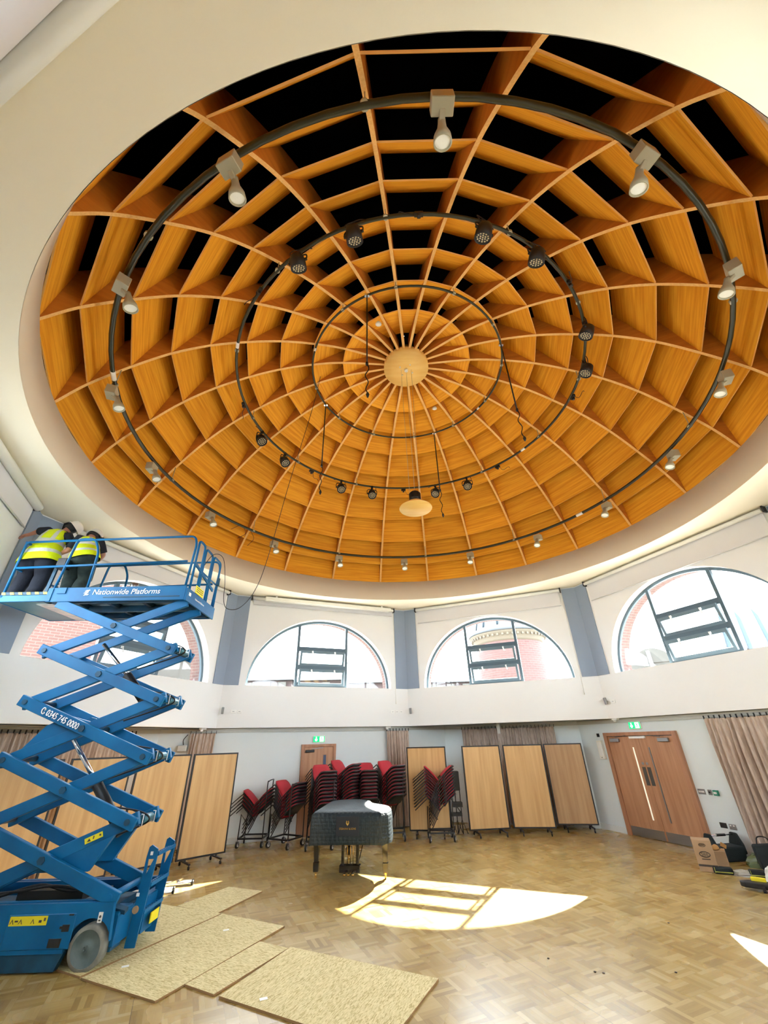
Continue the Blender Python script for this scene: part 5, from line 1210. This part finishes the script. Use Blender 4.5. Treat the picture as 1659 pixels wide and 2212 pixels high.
J2 = dict(pelvis=(0.06, 0.0, 0.64), waist=(0.02, 0.03, 0.78), chest=(-0.03, 0.10, 0.97), neck=(-0.07, 0.15, 1.08), headlow=(-0.08, 0.18, 1.11), head=(-0.09, 0.21, 1.155),
          shL=(-0.19, 0.06, 1.02), elL=(-0.26, 0.0, 0.78), wrL=(-0.42, 0.05, 0.74), haL=(-0.48, 0.06, 0.755), shR=(0.13, 0.12, 1.00), elR=(0.17, 0.26, 0.80), wrR=(0.02, 0.40, 0.76), haR=(-0.04, 0.44, 0.77),
          hipL=(-0.04, 0.0, 0.57), knL=(-0.14, 0.12, 0.34), anL=(-0.06, 0.02, 0.09), toL=(-0.12, 0.16, 0.05), hipR=(0.14, 0.0, 0.57), knR=(0.08, 0.16, 0.32), anR=(0.12, 0.0, 0.09), toR=(0.10, 0.15, 0.05))
V2 = [((0.08, -0.01, 0.60), (0.22, 0, 0.05), (0, 0.18, 0)), ((0.06, 0.0, 0.67), (0.215, 0, 0.04), (0, 0.175, 0)), ((0.03, 0.03, 0.76), (0.20, 0, 0.02), (0, 0.16, 0)), ((0.0, 0.06, 0.85), (0.19, 0, 0.0), (0, 0.15, -0.01)), ((-0.02, 0.09, 0.94), (0.185, 0, 0), (0, 0.145, -0.02)), ((-0.04, 0.12, 1.02), (0.15, 0, 0), (0, 0.125, -0.02)), ((-0.06, 0.14, 1.07), (0.08, 0, 0), (0, 0.08, -0.01))]
person('person', LW(-1.70, 0.30, 4.17), 'worker in yellow vest and camouflage trousers bending behind the lift rail at the controls', J2, M['combat'], M['offwhite'], {'off': (0.0, 0.03, 0.01), 'rot': (-0.4, 0.1, 0)}, M['tshirt'], V2, 1.05)

# ------------------------------------------------------------ particle boards on the floor
BO = [([(-1.39, 7.04), (-2.35, 7.52), (-3.17, 5.83), (-2.19, 5.37)], 'large particle board in the middle, running from the lift wheel to the right', 0.0),
      ([(-2.37, 7.53), (-3.43, 7.98), (-4.25, 6.35), (-3.20, 5.86)], 'large particle board lying under the blue lift', 0.0),
      ([(-2.68, 8.73), (-2.06, 8.47), (-2.43, 7.55), (-3.14, 7.87)], 'smaller particle board nearest the aluminium poles', 0.0),
      ([(-2.045, 5.655), (-1.69, 5.46), (-1.20, 6.40), (-1.58, 6.595)], 'narrow particle board between the two large ones', 0.0),
      ([(-1.63, 5.43), (-1.18, 6.43), (0.42, 5.65), (-0.10, 4.62)], 'particle board closest to the camera, lying on its own', 0.0)]
for poly, lab, z in BO:
    c = Vector((sum(p[0] for p in poly) / 4, sum(p[1] for p in poly) / 4, 0)); A = Vector((*poly[1], 0)) - Vector((*poly[0], 0)); ang = math.atan2(A.y, A.x)
    Ri = Matrix.Rotation(-ang, 4, 'Z'); lp = [(Ri @ (Vector((*p, 0)) - c)) for p in poly]; lp = [(p.x, p.y) for p in lp]
    ar = sum(lp[i][0] * lp[(i + 1) % 4][1] - lp[(i + 1) % 4][0] * lp[i][1] for i in range(4))
    if ar < 0: lp = lp[::-1]
    mb = MB(); mb.prism(lp, 0.001, 0.018, None, 0, 1)
    mb.build('particle_board', [M['osb'], M['osb_edge']], loc=(c.x, c.y, z), rot=(0, 0, ang), label=lab, cat='particle board', group='particle boards protecting the floor')
for (x, y, lab) in ((-2.10, 6.95, 'small pale sticker on the large middle board'), (-1.20, 5.36, 'small white sticker on the closest board'), (-2.85, 6.05, 'scrap of clear tape beside the lift wheel')):
    mb = MB(); mb.box((0, 0, 0.0195), (0.07, 0.045, 0.002)); mb.build('sticker', M['white'], loc=(x, y, 0), rot=(0, 0, 0.4), label=lab, cat='sticker')
# aluminium poles behind the lift
for i, (a_, b_, r) in enumerate((((-4.35, 8.80), (-3.42, 9.05), 0.025), ((-4.35, 8.68), (-3.38, 8.93), 0.03), ((-4.35, 8.46), (-3.55, 8.62), 0.028), ((-4.30, 8.36), (-3.50, 8.50), 0.022))):
    e = empty('metal_pole', label=['farthest thin aluminium pole', 'thick pale aluminium pole, second from the back', 'grey aluminium pole, third from the back', 'nearest short aluminium pole'][i] + ' of the pile behind the lift ladder', cat='pole', group='aluminium poles behind the lift')
    mb = MB(); z = r + 0.002; mb.cyl((a_[0], a_[1], z), (b_[0], b_[1], z), r, n=12); mb.build('tube', M['chrome'] if i % 2 else M['offwhite'], e)
    mb = MB(); d = (Vector((*b_, 0)) - Vector((*a_, 0))).normalized(); mb.cyl((b_[0], b_[1], z), (b_[0] + d.x * 0.03, b_[1] + d.y * 0.03, z), r + 0.003, n=12); mb.build('end_cap', M['black'], e)
mb = MB(); mb.beam((-3.75, 8.55, 0.07), (-3.55, 8.98, 0.075), 0.03, 0.03); mb.build('metal_bracket', M['chrome'], label='short bright metal bracket lying across the aluminium poles', cat='bracket')

# ------------------------------------------------------------ cartons, tools and bags at the right
e = empty('cardboard_box', (5.40, 9.06, 0), (0, 0, R_(-30)), label='tall brown cardboard box with an oval printed logo, right of the double doors', cat='cardboard box')
mb = MB(); mb.box((0, 0, 0.215), (0.28, 0.24, 0.43)); mb.build('box_body', M['card'], e, 0.004)
mb = MB(); mb.box((0, -0.123, 0.085), (0.27, 0.004, 0.028)); mb.build('printed_band', M['ink'], e)
for (zz, s_) in ((0.235, 1.0), (0.36, 0.62)):
    mb = MB(); mb.tube([(0.0 + 0.075 * s_ * math.cos(a), -0.124, zz + 0.036 * s_ * math.sin(a)) for a in [2 * PI * k / 24 for k in range(24)]], 0.006 * s_, 5, closed=True); mb.build('logo_oval', M['ink'], e)
    text_mesh('logo_lettering', 'SBE', 0.055 * s_, M['ink'], e, Matrix.Translation((0, -0.122, zz - 0.018 * s_)) @ X4, 0.002, align='CENTER', sx=1.25)
mb = MB(); mb.box((0, -0.122, 0.17), (0.12, 0.003, 0.012)); mb.build('printed_line', M['ink'], e)
e = empty('cardboard_box', (5.70, 9.28, 0), (0, 0, R_(-35)), label='low plain cardboard box behind the tall logo box', cat='cardboard box')
mb = MB(); mb.box((0, 0, 0.12), (0.34, 0.30, 0.24)); mb.build('box_body', M['card'], e, 0.004); mb = MB(); mb.box((0, 0, 0.242), (0.34, 0.04, 0.003)); mb.build('tape', M['tan'], e)
# tool bag: two high ends, steel handle
e = empty('tool_bag', (6.17, 9.66, 0), (0, 0, R_(8)), label='dark open tool bag with a steel tube handle below the wall sockets', cat='tool bag')
mb = MB(); n = 8
mb.add([(-0.26, -0.14, 0.0), (0.26, -0.14, 0), (0.26, 0.14, 0), (-0.26, 0.14, 0), (-0.29, -0.16, 0.22), (0.29, -0.16, 0.22), (0.29, 0.16, 0.22), (-0.29, 0.16, 0.22)], [(3, 2, 1, 0), (0, 1, 5, 4), (1, 2, 6, 5), (2, 3, 7, 6), (3, 0, 4, 7), (4, 5, 6, 7)])
mb.build('bag_body', M['bag'], e, 0.03, seg=3)
for s_ in (-1, 1):
    mb = MB(); X_ = Matrix(((0, 0, 1, s_ * 0.27), (1, 0, 0, 0), (0, 1, 0, 0), (0, 0, 0, 1))); mb.prism([(-0.16, 0.1), (0.16, 0.1), (0.15, 0.24), (0.07, 0.40), (-0.07, 0.40), (-0.15, 0.24)], -0.025, 0.025, X_); mb.build('bag_end', M['bag'], e, 0.02, seg=2)
mb = MB(); mb.cyl((-0.27, 0, 0.37), (0.27, 0, 0.37), 0.011, n=8); mb.build('handle', M['chrome'], e)
mb = MB(); mb.cyl((-0.09, 0, 0.37), (0.09, 0, 0.37), 0.02, n=10); mb.build('handle_grip', M['black'], e)
mb = MB(); mb.box((-0.16, -0.165, 0.25), (0.10, 0.02, 0.06), (0, 0.5, 0)); mb.build('leather_patch', M['tan'], e)
e = empty('work_glove', (5.72, 9.22, 0.243), (0, 0, 0.6), label='tan and black work gloves on the low cardboard box', cat='gloves')
mb = MB(); mb.lathe([(0.05, 0.0), (0.07, 0.02), (0.05, 0.07), (0.02, 0.09)], 12, Matrix.Diagonal((1.2, 0.8, 0.8, 1))); mb.build('cuff', M['tan'], e)
mb = MB()
for q in range(4): mb.tube([(0.05, -0.03 + q * 0.02, 0.02), (0.11, -0.035 + q * 0.022, 0.02)], 0.010, 6)
mb.build('fingers', M['black'], e)
def soft(name, loc, dims, mat, lab, cat, rot=0, seed=1, kind=None, parent=None):
    rnd = random.Random(seed); mb = MB(); n, m = 12, 7; vs = []; e = None
    for j in range(m + 1):
        f = j / m; rr = math.sin(f * PI * 0.5 + 0.12) if j < m else 0.02
        for k in range(n):
            a = 2 * PI * k / n; q = rr * (1 + rnd.uniform(-0.22, 0.22)) if 0 < j < m else rr
            vs.append((dims[0] / 2 * q * math.cos(a), dims[1] / 2 * q * math.sin(a), dims[2] * (1 - f) if j else dims[2] * 0.98))
    vs = []
    for j in range(m + 1):
        f = j / m; th = f * PI / 2
        for k in range(n):
            a = 2 * PI * k / n; q = math.cos(th) * (1 + rnd.uniform(-0.18, 0.18)); vs.append((dims[0] / 2 * q * math.cos(a), dims[1] / 2 * q * math.sin(a), dims[2] * math.sin(th) * (1 + (rnd.uniform(-0.12, 0.12) if 0 < j < m else 0))))
    fs = [(j * n + k, j * n + (k + 1) % n, (j + 1) * n + (k + 1) % n, (j + 1) * n + k) for j in range(m) for k in range(n)] + [list(range(n))[::-1]]
    mb.add(vs, fs, smooth=False); return mb.build(name, mat, parent, loc=loc, rot=(0, 0, rot), label=lab, cat=cat, kind=kind)
soft('plastic_wrap', (6.45, 9.25, 0), (0.55, 0.42, 0.16), M['greenpl'], 'crumpled green tinted plastic wrap in front of the curtain', 'plastic wrap', 0.3, 3)
soft('plastic_wrap', (5.78, 8.74, 0), (0.42, 0.24, 0.07), M['clear'], 'crumpled clear plastic between the two black tool cases', 'plastic wrap', -0.5, 5)
soft('white_bag', (5.90, 8.30, 0), (0.26, 0.24, 0.20), M['paper'], 'white crumpled bag at the right edge above the vacuum head', 'bag', 0.2, 8)
for (x, y, rz, lab) in ((5.50, 8.86, -0.45, 'black tool case with lime trim in front of the cardboard boxes'), (5.92, 8.62, -0.5, 'black tool case with lime trim beside the white bag')):
    e = empty('tool_case', (x, y, 0), (0, 0, rz), label=lab, cat='tool case')
    mb = MB(); mb.box((0, 0, 0.045), (0.27, 0.13, 0.085)); mb.build('case_body', M['bag'], e, 0.02, seg=3)
    mb = MB(); mb.box((0, -0.067, 0.03), (0.24, 0.004, 0.010)); mb.box((-0.12, -0.06, 0.05), (0.006, 0.02, 0.07)); mb.build('lime_trim', M['lime'], e)
e = empty('black_bag', (6.42, 8.98, 0), (0, 0, -0.4), label='upright dark bag at the right edge in front of the curtain', cat='bag')
mb = MB(); mb.add([(-0.16, -0.12, 0), (0.16, -0.12, 0), (0.16, 0.12, 0), (-0.16, 0.12, 0), (-0.18, -0.10, 0.33), (0.18, -0.10, 0.36), (0.16, 0.10, 0.36), (-0.17, 0.10, 0.33)], [(3, 2, 1, 0), (4, 5, 6, 7), (0, 1, 5, 4), (1, 2, 6, 5), (2, 3, 7, 6), (3, 0, 4, 7)]); mb.build('bag_body', M['bag'], e, 0.03, seg=3)
mb = MB(); mb.tube(smooth_path([(-0.1, 0, 0.34), (-0.06, 0, 0.44), (0.06, 0, 0.44), (0.1, 0, 0.35)], 5), 0.010, 6); mb.build('strap', M['black'], e)
e = empty('vacuum_head', (5.45, 7.98, 0), (0, 0, R_(-38)), label='black floor sweeper head with a yellow block on it at the right edge', cat='floor sweeper')
mb = MB(); mb.prism([(-0.26, -0.05), (-0.20, -0.10), (0.32, -0.10), (0.32, 0.08), (-0.16, 0.06)], 0.03, 0.10); mb.build('head', M['black'], e, 0.015, seg=2)
mb = MB(); mb.box((-0.02, 0.04, 0.115), (0.18, 0.07, 0.05)); mb.build('yellow_block', M['yellow'], e, 0.006)
mb = MB(); mb.box((0.02, -0.11, 0.035), (0.035, 0.05, 0.07)); mb.cyl((0.0, -0.12, 0.02), (0.04, -0.12, 0.02), 0.02, n=10); mb.box((0.28, 0, 0.02), (0.05, 0.1, 0.04)); mb.build('castor', M['black'], e)
for (x, y) in ((1.98, 5.75), (2.05, 5.72), (1.62, 6.05), (2.75, 5.70), (3.40, 6.9)):
    mb = MB(); mb.lathe([(0.012, 0.0), (0.014, 0.004), (0.004, 0.008)], 6); mb.build('debris_crumb', M['ink'], loc=(x, y, 0.0), label='tiny dark crumb of debris on the parquet', cat='debris', group='crumbs on the parquet')
# projector boxes and switch box behind the screens
e = empty('wall_projector_box', label='grey box with a dark cable on the wall left of the short curtain', cat='wall box'); e.matrix_world = wmat(-22.5, APL1) @ Matrix.Translation((-3.42, -0.12, 1.98))
mb = MB(); mb.box((0, 0, 0), (0.22, 0.20, 0.14)); mb.build('case', M['rail'], e, 0.02)
mb = MB(); mb.tube(smooth_path([(0.02, 0.05, 0.07), (0.0, 0.06, 0.18), (0.08, 0.08, 0.30)], 5), 0.010, 6); mb.build('cable', M['black'], e)
e = empty('soffit_bracket', label='grey square post under the soffit above the middle display screen', cat='bracket'); e.matrix_world = wmat(22.5, AP + 0.35) @ Matrix.Translation((-0.15, 0, ZB - 0.13))
mb = MB(); mb.box((0, 0, 0), (0.08, 0.08, 0.26)); mb.build('post', M['rail'], e)

# ------------------------------------------------------------ outside the windows
def out_box(mb, a, b, depth, z0, z1, mi=0):
    a, b = Vector((*a, 0)), Vector((*b, 0)); d = b - a; L = d.length; ang = math.atan2(d.y, d.x)
    T = Matrix.Translation(a) @ Matrix.Rotation(ang, 4, 'Z')
    vs = [(0, 0, z0), (L, 0, z0), (L, depth, z0), (0, depth, z0), (0, 0, z1), (L, 0, z1), (L, depth, z1), (0, depth, z1)]
    fs = [(0, 1, 5, 4), (1, 2, 6, 5), (2, 3, 7, 6), (3, 0, 4, 7), (4, 5, 6, 7), (3, 2, 1, 0)]
    uv = [[(0, z0), (L, z0), (L, z1), (0, z1)], [(0, z0), (depth, z0), (depth, z1), (0, z1)], [(0, z0), (L, z0), (L, z1), (0, z1)], [(0, z0), (depth, z0), (depth, z1), (0, z1)], [(0, 0), (L, 0), (L, depth), (0, depth)], [(0, 0), (L, 0), (L, depth), (0, depth)]]
    mb.add(vs, fs, mi, T, uvs=uv)
# round brick tower with slate dome
tw = empty('brick_tower', (7.4, 25.5, 0), label='round red brick tower with a slate dome seen through the front right window', cat='tower')
mb = MB(); n = 48; vs = []; fs = []; uv = []; r = 1.95
for k in range(n + 1):
    a = 2 * PI * k / n; vs += [(r * math.cos(a), r * math.sin(a), 0), (r * math.cos(a), r * math.sin(a), 6.95)]
for k in range(n): fs.append((2 * k, 2 * k + 2, 2 * k + 3, 2 * k + 1)); L0, L1 = 2 * PI * r * k / n, 2 * PI * r * (k + 1) / n; uv.append([(L0, 0), (L1, 0), (L1, 6.95), (L0, 6.95)])
mb.add(vs, fs, smooth=True, uvs=uv); mb.build('shaft', M['brickbig'], tw)
mb = MB(); mb.lathe([(1.95, 6.9), (2.05, 7.0), (2.12, 7.25), (2.30, 7.35), (2.30, 7.42)], 48)
for k in range(48): a = 2 * PI * k / 48; mb.box((2.14 * math.cos(a), 2.14 * math.sin(a), 7.25), (0.14, 0.12, 0.16), (0, 0, a))
mb.build('cornice', M['stone'], tw)
mb = MB(); mb.lathe([(2.34, 7.42), (2.30, 7.60), (1.85, 7.85), (1.70, 8.5), (1.52, 9.2), (1.1, 9.9), (0.5, 10.4), (0.02, 10.6)], 48); mb.build('dome_roof', M['slate'], tw)
mb = MB()
for k in range(12):
    a = 2 * PI * k / 12; mb.tube([(q * math.cos(a), q * math.sin(a), z) for q, z in ((1.87, 7.85), (1.73, 8.5), (1.55, 9.2), (1.12, 9.92), (0.5, 10.45))], 0.05, 6)
mb.build('roof_ribs', M['zinc'], tw)
# brick wing outside the left window
bw = empty('brick_building', label='tall sunlit red brick wall outside the left window, behind the lift arms', cat='building')
mb = MB(); out_box(mb, (-11.5, 8.3), (-8.15, 11.9), 3.0, 0, 9.0); mb.build('brick_wall', M['brickred'], bw)
mb = MB(); out_box(mb, (-11.6, 8.4), (-8.05, 12.0), 3.2, 9.0, 9.2); mb.build('coping', M['stone'], bw)
hb = empty('low_building', label='low pale building with arched openings outside the left window, lower right', cat='building')
mb = MB(); out_box(mb, (-9.5, 17.5), (-6.2, 19.0), 3.0, 0, 5.2); mb.build('wall', M['far_pale'], hb)
mb = MB(); out_box(mb, (-9.7, 17.3), (-6.0, 18.9), 3.4, 5.2, 5.5); mb.build('roof', M['far_roof'], hb)
# distant terraces seen through the front left window
for i, (x0, x1, h, m1, lab) in enumerate(((-14.5, -8.6, 7.4, 'slate', 'distant terrace with grey slate roof and pale windows, far left of front window'), (-7.8, -4.2, 7.3, 'stone', 'distant pale roofed house low in the middle of the front left window'), (-3.9, 0.2, 7.0, 'brickred', 'distant red brick house low at the right of the front left window'), (3.2, 7.4, 6.9, 'brickred', 'distant reddish house low at the left of the window with the tower'))):
    e = empty('distant_house', (x0, 38.5, 0), label=lab, cat='house'); w_ = x1 - x0
    mb = MB(); out_box(mb, (0, 0), (w_, 0.3), 5, 0, h - 0.45); mb.build('wall', M['far_brick'], e)
    mb = MB(); mb.add([(-0.2, -0.2, h - 0.45), (w_ + 0.2, -0.2, h - 0.45), (w_ + 0.2, 5.2, h - 0.45), (-0.2, 5.2, h - 0.45), (0.3, 2.5, h), (w_ - 0.3, 2.5, h)], [(0, 1, 5, 4), (2, 3, 4, 5), (3, 0, 4), (1, 2, 5), (3, 2, 1, 0)]); mb.build('roof', M['far_roof'], e)
    for q in range(int(w_ / 1.4)):
        mb = MB(); mb.box((0.9 + q * 1.4, 0.0, h - 0.95), (0.7, 0.1, 0.7)); mb.build('window', M['far_pale'], e)
e = empty('scaffold_rail', (-3.5, 36.0, 0), label='thin scaffold guard rails above the far roofs in front left window', cat='scaffold')
mb = MB(); mb.tube([(0, 0, 7.9), (4.2, 0, 8.6)], 0.04, 6); mb.tube([(0, 0, 7.1), (4.2, 0, 7.9)], 0.04, 6)
for x in (0.1, 2.0, 4.1): mb.tube([(x, 0, -0.15), (x, 0, 7.9 + x * 0.17)], 0.04, 6)
mb.build('tubes', M['steel'], e)
# right: zinc roof and pink gable
zr = empty('zinc_roof_building', label='pale blue standing seam roof outside the right window', cat='building')
mb = MB(); out_box(mb, (13.9, 17.4), (17.5, 13.8), 4.0, 0, 5.0); mb.build('wall', M['stone'], zr)
mb = MB(); mb.add([(13.8, 17.2, 4.9), (17.6, 13.6, 4.9), (19.4, 16.0, 7.0), (15.8, 19.4, 7.0)], [(0, 1, 2, 3)]); mb.build('roof', M['zinc'], zr)
mb = MB()
for q in range(9):
    f = q / 8; a_ = Vector((13.8, 17.2, 4.92)).lerp(Vector((17.6, 13.6, 4.92)), f); b_ = Vector((15.8, 19.4, 7.02)).lerp(Vector((19.4, 16.0, 7.02)), f); mb.tube([a_, b_], 0.03, 5)
mb.build('seams', M['slate'], zr)
pg = empty('gabled_building', label='pale pink building with an arched window outside the right window', cat='building')
mb = MB(); out_box(mb, (11.0, 19.9), (12.6, 18.9), 2.5, 0, 4.9)
mb.prism([(-0.75 * math.cos(t), 0.62 * math.sin(t)) for t in [PI * k / 12 for k in range(13)]][::1], -0.15, 0.0, Matrix.Translation((11.95, 19.25, 4.85)) @ Matrix.Rotation(R_(-32), 4, 'Z') @ X4)
mb.build('wall', M['far_pale'], pg)
mb = MB(); mb.tube([(11.80, 19.20, 4.0), (11.80, 19.20, 5.35)], 0.07, 6); mb.build('downpipe', M['white'], pg)
# ground outside
mb = MB(); mb.box((0, 10, -0.35), (120, 120, 0.4)); mb.build('ground_outside', varied('pale_ground', (0.22, 0.21, 0.20), (0.28, 0.27, 0.25), 0.5, 0.9), kind='structure')
